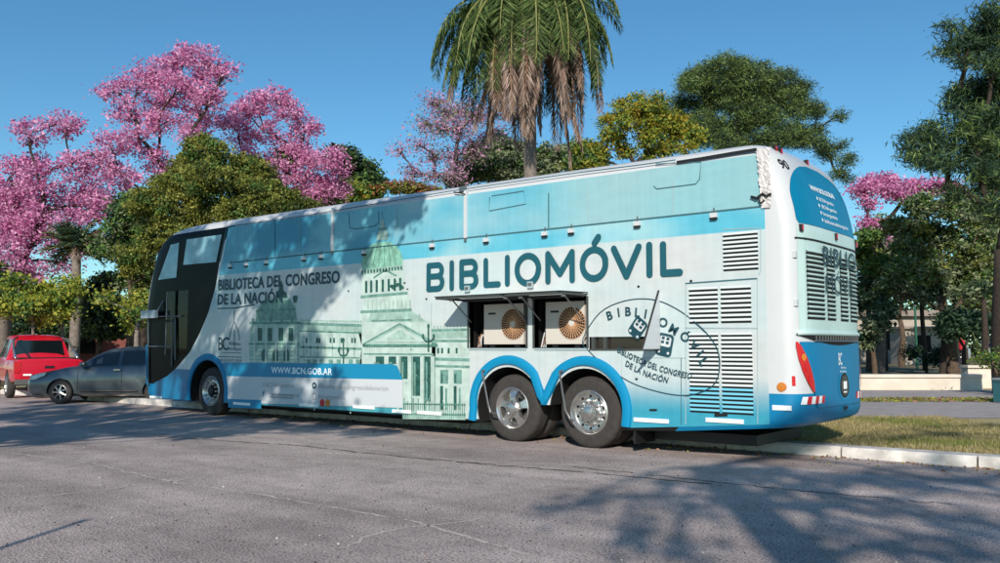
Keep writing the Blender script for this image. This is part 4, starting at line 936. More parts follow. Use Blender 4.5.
mb.box((rearx(cy, cz)+.027, cy-.055, cz-.03), (rearx(cy, cz)+.035, cy-.008, cz+.07), REFW); mb.box((rearx(cy, cz)+.027, cy+.008, cz-.03), (rearx(cy, cz)+.035, cy+.05, cz+.07), REFW); mb.box((rearx(cy, cz)+.027, cy-.05, cz-.08), (rearx(cy, cz)+.033, cy+.05, cz-.06), REFW)
mb.build('rear_emblem', bus)
rear_text('BC', 1.22, 1.36, 1.22, .16, WHITETXT, .01, .02); rear_text('Biblioteca', 1.3, 1.52, 1.17, .03, WHITETXT, 0, .02); rear_text('del Congreso', 1.25, 1.52, 1.12, .03, WHITETXT, 0, .02)
mb = MB(); mb.box((rearx(1.4, .68)+.016, 1.38, .63), (rearx(1.4, .68)+.03, 1.5, .67), BLACKP); mb.build('tail_latch', bus)
for y, z in ((.42, 3.99), (1.25, 3.97), (.2, 2.94), (1.3, 2.93), (2.33, 2.92), (.35, 4.02)):
    mb = MB(); mb.box((rearx(y, z)-.02, y-.025, top_lift(0, z)-.045), (rearx(y, z)+.03, y+.025, top_lift(0, z)+.045), BLACKP); mb.box((rearx(y, z)+.03, y-.018, top_lift(0, z)-.035), (rearx(y, z)+.036, y+.018, top_lift(0, z)+.035), RED); mb.build('marker_lamp', bus)
for y in (.1, BW-.1):
    for z in (2.0, 2.6): mb = MB(); mb.box((rearx(y, z)-.03, y-.03, z-.04), (rearx(y, z)+.025, y+.03, z+.04), WHITE); mb.build('cover_hinge', bus)
p = SP(786, 386, 0); mb = MB(); mb.lathe_y([(.06, .02), (.06, -.01), (.055, -.03), (.001, -.034)], (.14, .02, .965), AMBER, 20, 1); mb.build('side_lamp', bus)
mb = MB(); mb.box((-.02+.04, -.008, .71-.03), (.26, .0, .71+.03), REFW); mb.build('reflective_strip', bus)

# ------------------------------------------------------------------ vegetation helpers
def quads(name, C, size, mats, idx=None, aspect=.55, droop=0., parent=None, flat=0., dirs=None):
    """N small leaf faces; C (N,3) centres, size (N,) half lengths"""
    N = len(C); C = np.asarray(C); size = np.broadcast_to(size, (N,))
    d = rng.normal(size=(N, 3)) if dirs is None else dirs+rng.normal(0, .35, (N, 3))
    d[:, 2] = d[:, 2]*(1-flat)-droop; d /= np.linalg.norm(d, axis=1)[:, None]+1e-9
    e = rng.normal(size=(N, 3)); e -= d*(e*d).sum(1)[:, None]; e /= np.linalg.norm(e, axis=1)[:, None]+1e-9
    a = d*size[:, None]; b = e*(size*aspect)[:, None]
    V = np.stack([C-a, C+b*.9-a*.1, C+a, C-b*.9-a*.1], 1).reshape(-1, 3)
    me = bpy.data.meshes.new(name); me.vertices.add(4*N); me.vertices.foreach_set('co', V.ravel())
    me.loops.add(4*N); me.loops.foreach_set('vertex_index', np.arange(4*N)); me.polygons.add(N)
    me.polygons.foreach_set('loop_start', np.arange(0, 4*N, 4)); me.polygons.foreach_set('loop_total', np.full(N, 4))
    for q in mats: me.materials.append(q)
    if idx is not None: me.polygons.foreach_set('material_index', np.asarray(idx, dtype=np.int32))
    me.update(calc_edges=True)
    o = bpy.data.objects.new(name, me); COL.objects.link(o)
    if parent: o.parent = parent
    return o
DENS = 3.6
def limb(mb, a, b, r0, r1, mt, wob=.12, n=6, sag=0, sides=6):
    a, b = np.array(a, float), np.array(b, float); L = np.linalg.norm(b-a); pts = []
    off = rng.normal(0, wob*L, 3); off2 = rng.normal(0, wob*L*.5, 3)
    for i in range(n+1):
        t = i/n; pts.append(a+(b-a)*t+off*math.sin(math.pi*t)*.6+off2*math.sin(2*math.pi*t)*.5+np.array([0, 0, sag*math.sin(math.pi*t)*L]))
    mb.tube(pts, [r0+(r1-r0)*i/n for i in range(n+1)], mt, sides); return pts
def tree(label, Z, trunk, blobs, mats, weights=None, dens=1., leaf=.11, clump=.35, tr=.22, bark=None, fork=.45, depth=.8, twigs=5,
         group=None, name='broadleaf_tree', base_z=.1, leafper=26, flat=.25, droop=.1, crownname='crown', jitterZ=1.0, cat='tree', shell=.45, aspect=.6, limbk=1.):
    """trunk: (u, v_fork); blobs: (u, v, r_px[, dz]) at depth Z"""
    bark = bark or BARK; k = Z/FPX
    base = GP(trunk[0], Z, base_z); root = thing(name, label, cat, base, 0, group)
    fk = PT(trunk[1] if len(trunk) > 2 else trunk[0], trunk[-1], Z)
    B = []
    for b in blobs:
        rr_ = b[2]*k*1.12; dz = b[3]*k if len(b) > 3 else rng.uniform(-1, 1)*depth*max(1.2, rr_)*jitterZ
        c = PT(b[0], b[1], Z); c = c+Fh*dz; B.append((c, rr_))
    mb = MB(); off = -base
    T = limb(mb, base+off, fk+off, tr, tr*.62, bark, .04, 7, sides=10)
    Cs, Sz, Id = [], [], []
    nodes = [fk]; plen = [0.]; par_ = [-1]; order = sorted(range(len(B)), key=lambda i: np.linalg.norm(B[i][0]-fk))
    for i in order:
        c = B[i][0]; cost = [np.linalg.norm(c-nodes[j])+.42*plen[j]+(.25*np.linalg.norm(c-nodes[j]) if c[2] < nodes[j][2]-.3 else 0) for j in range(len(nodes))]
        j = int(np.argmin(cost)); nodes.append(c); par_.append(j); plen.append(plen[j]+np.linalg.norm(c-nodes[j]))
    cnt = [0]*len(nodes)
    for i in range(len(nodes)-1, 0, -1): cnt[i] += 1; cnt[par_[i]] += cnt[i]
    rad_ = [min(tr*.62, (.021+.0005*Z)*math.sqrt(max(1, q))*limbk) for q in cnt]
    for q, i in enumerate(order):
        c, rr_ = B[i]; nd = q+1; a0 = nodes[par_[nd]]
        r0 = rad_[nd]
        P = limb(mb, a0+off, c+off, r0, r0*.7, bark, .09, 6, .05)
        nc = int(max(6, dens*DENS*30*(rr_/.9)**2))
        v = rng.normal(size=(nc, 3)); v /= np.linalg.norm(v, axis=1)[:, None]; rad = rng.uniform(shell, 1, nc)**.6*rr_
        lump = 1+.22*np.sin(v[:, 0]*5+c[0])*np.cos(v[:, 2]*4+c[1]); v[:, 2] *= .82
        cc = c+v*(rad*lump)[:, None]
        for j in range(min(nc, twigs)):
            limb(mb, P[rng.integers(3, 7)], cc[j]+off, min(r0*.5, .028), .007, bark, .12, 4, sides=4)
        n = rng.poisson(leafper*1.45, nc); cl = np.repeat(cc, n, 0)+rng.normal(0, clump*.5, (n.sum(), 3))*np.array([1, 1, .6])
        Cs.append(cl); Sz.append(np.repeat(rng.lognormal(0, .22, nc), n)*rng.lognormal(-.04, .22, len(cl))*leaf*.72)
        w_ = np.array(weights or [1]*len(mats), float); w_ /= w_.sum(); ci = rng.choice(len(mats), nc, p=w_); Id.append(np.repeat(ci, n))
    mb.build('trunk', root, smooth=True)
    C = np.concatenate(Cs)-base; quads(crownname, C, np.concatenate(Sz), mats, np.concatenate(Id), aspect, droop, root, flat)
    return root
PK1 = leafmat('pink_blossom', '#cb78aa', '#df9cc6', '#eec4de', .38); PK2 = leafmat('deep_pink_blossom', '#ab588c', '#cc7cab', '#db9cc4', .38)
OL1 = leafmat('olive_leaf', '#565c2a', '#7c8038', '#9a9a4c', .25); OL2 = leafmat('dark_olive_leaf', '#2c381c', '#465226', '#5c6832', .2)
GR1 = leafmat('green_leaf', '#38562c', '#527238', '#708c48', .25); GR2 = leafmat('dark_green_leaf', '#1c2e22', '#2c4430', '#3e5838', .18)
YG1 = leafmat('yellow_green_leaf', '#6f8434', '#98a03e', '#b8b04c', .35); YG2 = leafmat('gold_leaf', '#8a7a24', '#b29430', '#7a8430', .35)
PN1 = leafmat('pine_needle', '#405634', '#627a42', '#869858', .15); PN2 = leafmat('dark_pine_needle', '#22362a', '#324a36', '#465e40', .12)
GY1 = leafmat('grey_green_leaf', '#5a6848', '#7c8868', '#9aa07c', .2)  # leaf tones lightened and greyed to stand in for haze
DRY = leafmat('dry_leaf', '#6a4a34', '#8a6650', '#a98a74', .25); RUS = leafmat('russet_leaf', '#8a4a38', '#a8604a', '#6a5a34', .25)

# left: pink trumpet trees
tree('pink flowering tree at far left, lowest of the pink crowns, above the red pickup', 33, (8, 22, 262),
     [(6, 178, 26), (38, 135, 15), (55, 120, 14), (72, 127, 9), (28, 205, 24), (60, 196, 20), (84, 205, 17), (10, 232, 22), (40, 240, 18), (2, 268, 20), (30, 274, 14), (52, 262, 12), (88, 180, 12), (-14, 210, 30), (24, 160, 14), (70, 165, 15), (92, 152, 11), (48, 182, 16), (12, 200, 18), (96, 205, 15), (80, 222, 13), (50, 215, 14), (28, 225, 14), (66, 245, 12), (18, 250, 15), (90, 240, 10)],
     [PK1, PK2], [3, 1.4], dens=.42, leaf=.085, clump=.42, tr=.28, leafper=26, bark=BARKD, group='pink flowering trees', name='trumpet_tree')
tree('tallest pink flowering tree, its crown rising above the olive green tree', 38, (150, 150, 205),
     [(118, 92, 13), (140, 82, 16), (160, 68, 16), (180, 57, 13), (203, 62, 15), (222, 70, 12), (228, 82, 9), (150, 100, 15), (178, 92, 18), (205, 90, 17), (215, 104, 12), (130, 112, 13), (160, 122, 14), (190, 118, 15), (140, 140, 13), (118, 150, 15), (150, 155, 14), (104, 168, 15), (125, 178, 14), (100, 195, 13), (160, 172, 12), (190, 140, 11), (104, 92, 6)],
     [PK1, PK2], [3, 1.3], dens=.42, leaf=.09, clump=.42, tr=.30, leafper=28, bark=BARKD, group='pink flowering trees', name='trumpet_tree')
tree('rounded pink flowering tree between the tall pink crown and open sky', 42, (285, 285, 205),
     [(240, 112, 12), (258, 105, 14), (275, 102, 13), (292, 115, 13), (306, 130, 13), (240, 135, 13), (262, 130, 13), (284, 140, 12), (300, 152, 12), (228, 120, 10), (246, 155, 11), (270, 160, 12), (312, 165, 15), (330, 160, 14), (342, 172, 10), (300, 180, 13), (325, 185, 13), (285, 172, 10), (318, 198, 10), (340, 190, 9)],
     [PK1, PK2], [3, 1.6], dens=.42, leaf=.095, clump=.42, tr=.3, leafper=26, bark=BARKD, group='pink flowering trees', name='trumpet_tree')
tree('dark green tree half hidden behind the rounded pink crown', 50, (350, 350, 215), [(345, 160, 11), (358, 170, 13), (372, 184, 10), (350, 192, 14), (330, 205, 15), (300, 205, 15), (270, 190, 14), (245, 175, 12), (290, 160, 9)], [GR2, GR1, OL2], [2, 1, 1], dens=1.2, leaf=.15, tr=.25, clump=.5)
tree('light green bush-like tree above the bus roof beside the pink crown', 46, (352, 352, 215), [(348, 188, 9), (360, 192, 9), (340, 200, 9), (370, 196, 7)], [GR1, YG1], [2, 1], dens=1.4, leaf=.12, tr=.15)
tree('low tree with russet leaves just above the bus roof', 47, (405, 405, 205), [(395, 187, 6), (410, 187, 7), (422, 190, 6), (436, 192, 6), (380, 192, 6)], [RUS, OL1, GR1], [2, 2, 1], dens=1.5, leaf=.11, tr=.12)
# olive conifer just behind the bus front
tree('dense olive green tree rising directly behind the front of the bus', 28, (212, 212, 300),
     [(180, 165, 15), (205, 152, 16), (228, 162, 14), (250, 168, 14), (160, 185, 15), (190, 185, 18), (218, 185, 18), (246, 192, 17), (270, 195, 14), (150, 205, 15), (175, 212, 19), (205, 215, 20), (238, 215, 18), (265, 212, 15), (290, 205, 12), (305, 208, 10), (150, 235, 17), (175, 240, 17), (142, 262, 14), (165, 270, 15), (150, 290, 13), (225, 240, 16), (200, 245, 16)],
     [OL1, OL2, GR1], [3, 1.6, .8], dens=1.5, leaf=.066, clump=.27, tr=.3, leafper=44, shell=.6, flat=-.2, droop=-.25)
tree('mid green tree with airy leaves between the pink trees and the olive tree', 31, (128, 130, 285),
     [(125, 205, 14), (118, 228, 14), (135, 225, 13), (112, 248, 13), (130, 252, 14), (140, 272, 11), (120, 275, 12), (142, 210, 10)], [GR1, GY1, GR2], [2, 1, 1], dens=.9, leaf=.1, tr=.14, clump=.4)
tree('small tree with yellow-tinged leaves close to the bus windscreen', 25, (139, 138, 320), [(132, 302, 10), (142, 312, 9), (128, 320, 8), (145, 295, 8), (120, 300, 7)], [YG1, GR1, OL1], [2, 1, 1], dens=1.2, leaf=.08, tr=.10, bark=BARKG)
# small yellow green trees above the pickup
tree('small yellow-green tree with slim pale trunk behind the red pickup', 27, (33, 33, 322), [(22, 285, 11), (36, 292, 12), (28, 303, 12), (42, 308, 11), (18, 310, 9), (45, 296, 9), (35, 318, 8)], [YG1, GR1], [3, 1], dens=1.0, leaf=.08, tr=.07, leafper=32, bark=BARKG, flat=0, droop=.4, clump=.3, group='small yellow-green trees')
tree('small yellow-green tree with forked trunk, nearer the bus than its twin', 27.5, (60, 61, 318), [(58, 283, 9), (68, 292, 10), (62, 303, 11), (72, 308, 8), (52, 312, 8), (66, 318, 7)], [YG1, GR1], [3, 1], dens=1.0, leaf=.08, tr=.08, leafper=32, bark=BARKG, flat=0, droop=.4, clump=.3, group='small yellow-green trees')
tree('thick trunked tree standing at the left edge of the picture', 30, (3, 6, 285), [(-10, 275, 14), (10, 292, 12), (-20, 300, 18)], [GR2, OL1], [2, 1], dens=1, leaf=.1, tr=.42, bark=BARKG)
# dark undergrowth
tree('hazy grey-green tree filling the view between bus corner and mid green tree', 48, (900, 900, 320), [(885, 245, 13), (900, 240, 14), (915, 240, 13), (890, 262, 13), (908, 262, 14), (878, 225, 8), (900, 285, 12), (880, 285, 10), (920, 285, 12), (870, 262, 9)], [GY1, GR1], [3, 1], dens=.8, leaf=.13, tr=.2, clump=.5)
tree('hazy tree at the right edge behind the mid green tree', 46, (985, 985, 320), [(975, 220, 15), (995, 225, 15), (985, 250, 16), (1005, 255, 15), (970, 270, 13), (990, 285, 14), (960, 205, 10), (1005, 300, 13), (970, 300, 12)], [GY1, GR1, OL1], [3, 1, 1], dens=.8, leaf=.13, tr=.2, clump=.5)
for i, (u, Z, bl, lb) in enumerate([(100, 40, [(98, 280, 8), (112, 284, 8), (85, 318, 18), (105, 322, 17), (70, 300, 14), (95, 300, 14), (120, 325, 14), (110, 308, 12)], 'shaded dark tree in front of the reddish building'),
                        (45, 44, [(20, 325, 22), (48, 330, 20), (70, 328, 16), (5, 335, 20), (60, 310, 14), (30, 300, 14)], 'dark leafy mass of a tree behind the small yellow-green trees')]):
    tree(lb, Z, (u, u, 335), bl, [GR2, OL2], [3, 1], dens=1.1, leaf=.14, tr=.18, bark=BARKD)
# bare pink tree, green neighbours, yellow-green tree, pine
tree('leafless grey-twigged tree with a few pale pink blossoms left of the palm', 40, (478, 474, 196),
     [(432, 100, 10), (445, 112, 13), (462, 105, 12), (426, 125, 9), (440, 132, 12), (460, 130, 14), (480, 120, 12), (418, 145, 8), (434, 155, 10), (455, 155, 13), (476, 145, 13), (400, 152, 7), (412, 172, 9), (432, 175, 9), (452, 178, 10), (496, 130, 10), (505, 118, 8)],
     [leafmat('pale_pink_blossom', '#a8789c', '#c492b4', '#d8a8c8', .3), GY1], [3, 1.2], dens=1.1, leaf=.075, clump=.6, tr=.16, bark=mat('twig_grey', '#6b6064', .95), leafper=9, twigs=44, shell=.15)
tree('grey-green leafy tree seen through the drooping palm fronds', 44, (500, 500, 185), [(480, 158, 15), (496, 146, 15), (512, 150, 15), (470, 172, 14), (490, 170, 15), (508, 170, 15), (530, 162, 15), (548, 158, 13), (565, 152, 12), (545, 172, 12), (580, 165, 11), (455, 178, 9)], [GY1, GR2, GR1], [3, 1, 1], dens=1.2, leaf=.11, tr=.2)
tree('yellow-green broadleaf tree above the roof, right of the palm', 38, (640, 636, 165),
     [(600, 145, 8), (612, 118, 10), (628, 104, 11), (642, 112, 11), (656, 106, 11), (672, 118, 12), (688, 122, 9), (650, 128, 12), (625, 128, 9), (672, 138, 10), (692, 138, 8), (608, 135, 7), (640, 98, 6), (636, 118, 10), (662, 118, 11), (680, 128, 10), (618, 140, 9), (645, 140, 10), (665, 148, 9), (628, 150, 8), (650, 155, 8), (685, 150, 8), (600, 160, 8)],
     [YG1, YG2, GR1], [3, 1.5, 1.3], dens=1.1, leaf=.085, clump=.32, tr=.2, bark=BARKD, leafper=22, twigs=4)
tree('green leafy tree between yellow-green tree and pine', 42, (600, 603, 175), [(582, 150, 9), (592, 158, 9), (575, 165, 9), (600, 162, 8)], [GR1, YG1], [2, 1], dens=1.2, leaf=.1, tr=.15)
tree('tall umbrella-shaped pine standing behind the rear of the bus', 46, (732, 734, 135),
     [(745, 64, 12), (722, 70, 13), (765, 68, 12), (700, 80, 13), (785, 78, 13), (740, 84, 16), (762, 88, 15), (688, 98, 11), (710, 100, 14), (738, 104, 15), (765, 108, 15), (790, 98, 13), (802, 88, 10), (808, 108, 9), (824, 106, 8), (700, 118, 11), (680, 108, 7), (775, 128, 11), (800, 128, 9), (820, 128, 10), (838, 118, 5), (832, 150, 9), (846, 160, 7), (818, 148, 7), (750, 125, 10), (720, 128, 9), (660, 103, 5), (845, 142, 5), (692, 84, 12), (704, 72, 11), (684, 92, 10), (728, 92, 14), (752, 98, 14), (776, 95, 14), (715, 86, 12), (742, 74, 12), (770, 80, 12), (795, 112, 11), (760, 118, 12), (735, 118, 12), (785, 140, 12), (805, 142, 10), (700, 138, 13), (725, 145, 13), (750, 145, 13), (768, 142, 12), (690, 128, 11), (712, 128, 13), (738, 130, 13), (840, 172, 6), (850, 178, 5)],
     [PN1, PN2, OL2], [2.2, 1.4, .8], dens=1.25, leaf=.12, clump=.42, tr=.3, bark=BARKD, leafper=26, aspect=.2, name='pine_tree', twigs=5)
# right side
tree('pink flowering tree with dark limbs right of the bus', 40, (880, 882, 262),
     [(862, 190, 9), (875, 182, 9), (890, 180, 9), (904, 186, 8), (918, 186, 8), (932, 190, 8), (945, 192, 6), (885, 194, 8), (866, 204, 6), (900, 198, 6), (872, 232, 8), (886, 235, 6), (862, 225, 6)],
     [PK1, PK2], [2, 2], dens=1.1, leaf=.10, clump=.42, tr=.24, bark=BARKD, group='pink flowering trees', name='trumpet_tree', leafper=24)
tree('huge dark conifer cut off by the right edge of the picture', 25, (1003, 1003, 250),
     [(962, 22, 9), (978, 20, 11), (995, 24, 14), (958, 40, 9), (975, 42, 14), (995, 50, 16), (962, 60, 9), (982, 68, 14), (1000, 80, 16), (968, 88, 10), (985, 96, 14), (962, 104, 9), (978, 118, 13), (1000, 115, 18), (960, 128, 11), (940, 128, 10), (925, 134, 10), (912, 140, 7), (950, 142, 12), (930, 150, 11), (915, 155, 8), (975, 145, 15), (995, 150, 16), (912, 168, 7), (930, 166, 9), (952, 162, 11), (980, 172, 14), (1000, 185, 15), (960, 190, 10), (1015, 40, 20), (1020, 90, 25), (1020, 150, 25), (1000, 215, 14), (985, 205, 10)],
     [PN2, PN1, GR2], [3, 1.3, 1], dens=1.3, leaf=.17, clump=.34, tr=.4, bark=BARKD, leafper=22, aspect=.13, name='conifer', droop=.6, shell=.5, depth=.6)
tree('mid green spreading tree beneath the dark conifer', 34, (950, 948, 318),
     [(925, 205, 13), (945, 212, 14), (905, 225, 12), (925, 230, 15), (950, 235, 15), (972, 232, 14), (910, 248, 12), (932, 255, 14), (958, 258, 15), (985, 250, 14), (900, 268, 11), (920, 275, 13), (945, 280, 14), (972, 282, 14), (995, 275, 13), (892, 285, 8)],
     [GY1, GR1, OL2, OL1], [3, 2, 1.4, .8], dens=1.05, leaf=.1, clump=.36, tr=.28, leafper=22, twigs=5)
tree('bright green tree peeking past the bus corner', 38, (866, 868, 290), [(868, 250, 10), (880, 258, 9), (870, 268, 10), (862, 240, 8), (890, 266, 8), (878, 278, 9)], [GR1, OL1], [2, 1], dens=1.1, leaf=.11, tr=.15)
tree('silvery shrub-like tree low beside the bus corner', 34, (872, 870, 335), [(866, 300, 9), (876, 312, 9), (868, 325, 10), (885, 300, 7), (863, 340, 8)], [GY1, GR2], [1, 2], dens=1.1, leaf=.1, tr=.12)
tree('very dark round-crowned tree shading the right end of the park wall', 32, (965, 965, 348), [(945, 325, 10), (960, 320, 11), (978, 324, 10), (938, 332, 7)], [PN2, GR2], [2, 1], dens=1.6, leaf=.1, tr=.16, bark=BARKD)
tree('dark bush with low spreading branches beside the green pole', 36, (925, 925, 366), [(918, 352, 6), (928, 358, 6), (936, 350, 5), (940, 362, 5)], [GR2], dens=1.6, leaf=.08, tr=.08, bark=BARKD, name='shrub', cat='shrub')
tree('small light green shrub at the right edge above the teal box', 24, (998, 998, 375), [(998, 356, 4), (1003, 360, 5), (1000, 368, 4)], [GR1, YG1], [2, 1], dens=1.3, leaf=.06, tr=.05, name='shrub', cat='shrub')
for (u, Z, tp, lb) in ((938, 33, 300, 'slim dark trunk, leftmost of the bare stems in the park'), (952, 36, 290, 'slim dark trunk between two stems in the park'), (982, 30, 300, 'dark straight trunk near the right edge of the park'), (922, 40, 300, 'thin far trunk behind the dark bush')):
    tree(lb, Z, (u, u+rng.uniform(-2, 2), tp), [(u-6, tp-8, 8), (u+6, tp-10, 8)], [GR2, GY1], [1, 1], dens=1, leaf=.1, tr=.13, bark=BARKD, group='slender park trees')

# palms ---------------------------------------------------------------------------
FRG = leafmat('palm_leaflet', '#34492a', '#526a3a', '#7c8c50', .3); FRB = leafmat('dead_palm_leaflet', '#7c6658', '#a08a7c', '#c6b0a4', .3)
RACH = mat('frond_stem', '#7a7c46', .7)
def palm(label, Z, u, v, tr, fronds, leaf_len, group=None, stiff=False, per=60, green=FRG):
    base = GP(u, Z, .1); top = PT(u, v, Z); root = thing('palm_tree', label, 'palm', base, 0, group)
    mb = MB(); P = [np.array([0, 0, 0])+(top-base)*t+np.array([.12*math.sin(t*3), 0, 0]) for t in np.linspace(0, 1, 30)]
    mb.tube(P, [tr*(1.15-.3*i/29)*(1+.05*(i % 2)) for i in range(30)], BARKG, 12); mb.build('trunk', root, smooth=True)
    mb = MB(); Cs, Ds, Sz, Id = [], [], [], []; o = top-base
    for (az, el, L, drp, dead) in fronds:
        d = np.array([math.cos(az)*math.cos(el), math.sin(az)*math.cos(el), math.sin(el)]); p = o+np.array([0, 0, 0.]); pts = [p.copy()]; n = 16; dd = d.copy(); bend_ = rng.normal(0, .35); hang = rng.uniform(.6, 1.4)
        for i in range(n):
            dd = dd+np.array([-math.sin(az), math.cos(az), 0])*bend_/n+np.array([0, 0, -drp*(.35+1.3*i/n)/n*2]); dd /= np.linalg.norm(dd); p = p+dd*L/n; pts.append(p.copy())
        mb.tube(pts, [.045*(1-.85*i/n)+.004 for i in range(n+1)], RACH if not dead else DRY, 5)
        for q in range(per):
            t = .12+.88*q/per; f = t*n; i = min(n-1, int(f)); a = pts[i]+(pts[i+1]-pts[i])*(f-i); tan = (pts[i+1]-pts[i]); tan = tan/np.linalg.norm(tan)
            side = np.cross(tan, [0, 0, 1]); side = side/(np.linalg.norm(side)+1e-6); ll = leaf_len*(math.sin(math.pi*min(1, .12+.88*t))**.5+.15)
            for s in (-1, 1):
                dv = side*s*(1 if not stiff else 1)+tan*.45+np.array([0, 0, rng.uniform(-.2, .35) if stiff else rng.uniform(-1.6, -.2)*hang])
                if dead: dv = side*s*.5+tan*.5+np.array([0, 0, -.8])
                dv = dv/np.linalg.norm(dv)
                Cs.append(a+dv*ll*.5); Ds.append(dv*3); Sz.append(ll*.5*rng.uniform(.8, 1.15)); Id.append(1 if dead else 0)
    mb.build('frond_stems', root)
    quads('fronds', np.array(Cs), np.array(Sz), [green, FRB], Id, .062 if not stiff else .09, 0, root, 0, np.array(Ds)); return root
fr = []; NA = 11
for i in range(18):
    az = 2*math.pi*i*.618; fr.append((az, rng.uniform(.5, 1.25), rng.uniform(3.8, 4.6), rng.uniform(.9, 1.6), 0))
for i in range(NA):
    az = 2*math.pi*i/NA+.2+rng.normal(0, .12)
    for q in range(4): fr.append((az+rng.normal(0, .12), rng.uniform(.0, .6), rng.uniform(3.9, 5.0), rng.uniform(1.7, 2.7), 0))
for i in range(9):
    az = 2*math.pi*i/9+.1+rng.normal(0, .15); fr.append((az, rng.uniform(-.5, .3), rng.uniform(4.0, 5.4), rng.uniform(2.4, 3.8), 1))
    if i % 3 == 0: fr.append((az+.1, rng.uniform(-.7, .2), rng.uniform(4.4, 5.6), rng.uniform(2.4, 3.6), 1))
for q in range(8): fr.append((2*math.pi*q/8+rng.normal(0, .2), rng.uniform(-1.15, -.75), rng.uniform(4.6, 5.8), 1.3, 1))
for q in range(7): fr.append((math.atan2(-Fh[1], -Fh[0])+rng.normal(0, .7), rng.uniform(-.5, .3), rng.uniform(4.2, 5.4), rng.uniform(2.6, 3.8), 1))
fr = [(a_, b_, c_*.94, d_, e_) for a_, b_, c_, d_, e_ in fr]
palm('tall queen palm with drooping green and dead brown fronds above the bus roof', 26, 527, 5, .2, fr, .72, per=110)
fr = [(2*math.pi*i*.618, rng.uniform(-.5, 1.2), 1.25, .35, 1 if i % 9 == 8 else 0) for i in range(40)]
palm('dark fan-like palm between the pink trees and the olive tree', 31, 76, 246, .17, fr, .42, stiff=True, per=26, green=GR2)
fr = [(2*math.pi*i*.618, rng.uniform(-.2, 1.1), 1.9, .9, 0) for i in range(26)]
palm('low dark palm with arching fronds beside the bus corner', 38, 876, 290, .2, fr, .5, per=30, green=GR2)

# far wood closing the view ----------------------------------------------------------
C, Sz = [], []
for X0, X1, Z, h in ((-60, 75, 74, 9.0),):
    N = 42000; X = rng.uniform(X0, X1, N); hh = h*(.75+.2*np.sin(X*.21)+.12*np.sin(X*.7+1)); z = rng.uniform(0, 1, N)**.8*hh; zz_ = Z+rng.uniform(-3, 3, N)
    C = CAM+Rh*X[:, None]+Fh*zz_[:, None]; C[:, 2] = z
o = quads('far_wood', C, rng.uniform(.18, .4, N), [GR2, OL2, GY1], rng.choice(3, N, p=[.6, .25, .15]), .6); o['kind'] = 'stuff'; o['label'] = 'dark far wood closing the view behind the park'; o['category'] = 'wood'

# grass on the verge -------------------------------------------------------------------
GB = leafmat('grass_blade', '#80764c', '#a6996a', '#bdae88', .3); GB2 = leafmat('green_grass_blade', '#5a6a30', '#758040', '#8c8f50', .3)
N = 90000; X = rng.uniform(1.5, 8.5, N); Zg = 10.5+rng.random(N)**1.3*6.3; P = CAM+Rh*X[:, None]+Fh*Zg[:, None]; keep = (P[:, 1] > KY(P[:, 0])+.36); P = P[keep]; P[:, 2] = .105+.025
pat = np.sin(P[:, 0]*1.9+np.sin(P[:, 1]*1.3)*2)+np.sin(P[:, 1]*2.3+P[:, 0]); idx = ((pat+rng.normal(0, .8, len(P))) > 1.05).astype(int)
o = quads('grass', P, rng.lognormal(-3.6, .35, len(P)), [GB, GB2], idx, .14, 0, None, 0, np.tile([0, 0, 1.2], (len(P), 1))); o['kind'] = 'stuff'; o['label'] = 'short patchy yellow-green grass on the verge'; o['category'] = 'grass'
N = 2500; X = rng.uniform(4.5, 13, N); Zg = rng.uniform(21.4, 23, N); P = CAM+Rh*X[:, None]+Fh*Zg[:, None]; P[:, 2] = .125
o = quads('leaf_litter', P, rng.uniform(.03, .08, N), [DRY, GB2, YG1], rng.choice(3, N), .6, 0, None, .7); o['kind'] = 'stuff'; o['label'] = 'dry fallen leaves strewn beside the side road'; o['category'] = 'leaves'

# park wall, building, pole, box ---------------------------------------------------------
WALLM = mat('park_wall_cream', '#d2c8ba', .85, noise=.15, nscale=1.5, bump=.2)
def cbox(mb, X0, X1, Z0, Z1, z0, z1, mt_):
    Q = [CW(X0, Z0), CW(X1, Z0), CW(X1, Z1), CW(X0, Z1)]; n = len(mb.v)
    mb.v += [(q[0], q[1], z0) for q in Q]+[(q[0], q[1], z1) for q in Q]; k = mb.mi(mt_)
    for f in ((3, 2, 1, 0), (4, 5, 6, 7), (0, 1, 5, 4), (1, 2, 6, 5), (2, 3, 7, 6), (3, 0, 4, 7)): mb.f.append(tuple(n+i for i in f)); mb.m.append(k)
t = thing('park_wall', 'low cream concrete wall running along the side road at the park edge', 'wall', CW(12, 27.5)); inv = -np.array(t.location)
def shift(o): o.location = inv; return o
mb = MB(); cbox(mb, 5, 15.2, 27.4, 27.8, .1, .50, WALLM); cbox(mb, 4.98, 15.3, 27.34, 27.9, .502, .60, WALLM); shift(mb.build('wall_body', t))
mb = MB(); cbox(mb, 15.4, 30, 28.6, 29.0, .1, .78, WALLM); cbox(mb, 15.35, 30, 28.5, 29.1, .783, .86, WALLM); shift(mb.build('raised_section', t))
mb = MB(); cbox(mb, 4, 40, 29.2, 90, -.02, .38, EARTH); struct(mb.build('park_ground'))
t = thing('park_building', 'low cream flat-roofed building seen beyond the park wall', 'building', CW(25, 62)); inv = -np.array(t.location)
CREAM = mat('cream_render', '#aaa094', .8, noise=.1); ROOF = mat('roof_grey', '#8a7f76', .8)
mb = MB(); cbox(mb, 23, 31, 60, 66, .3, 3.6, CREAM); shift(mb.build('wall', t)); mb = MB(); cbox(mb, 22.6, 31.4, 59.5, 66.5, 3.603, 4.0, ROOF); shift(mb.build('roof', t))
for a in (24.2, 26.2, 28.2): mb = MB(); cbox(mb, a, a+1.2, 59.9, 59.99, 1.3, 2.6, BLACKG); shift(mb.build('window', t))
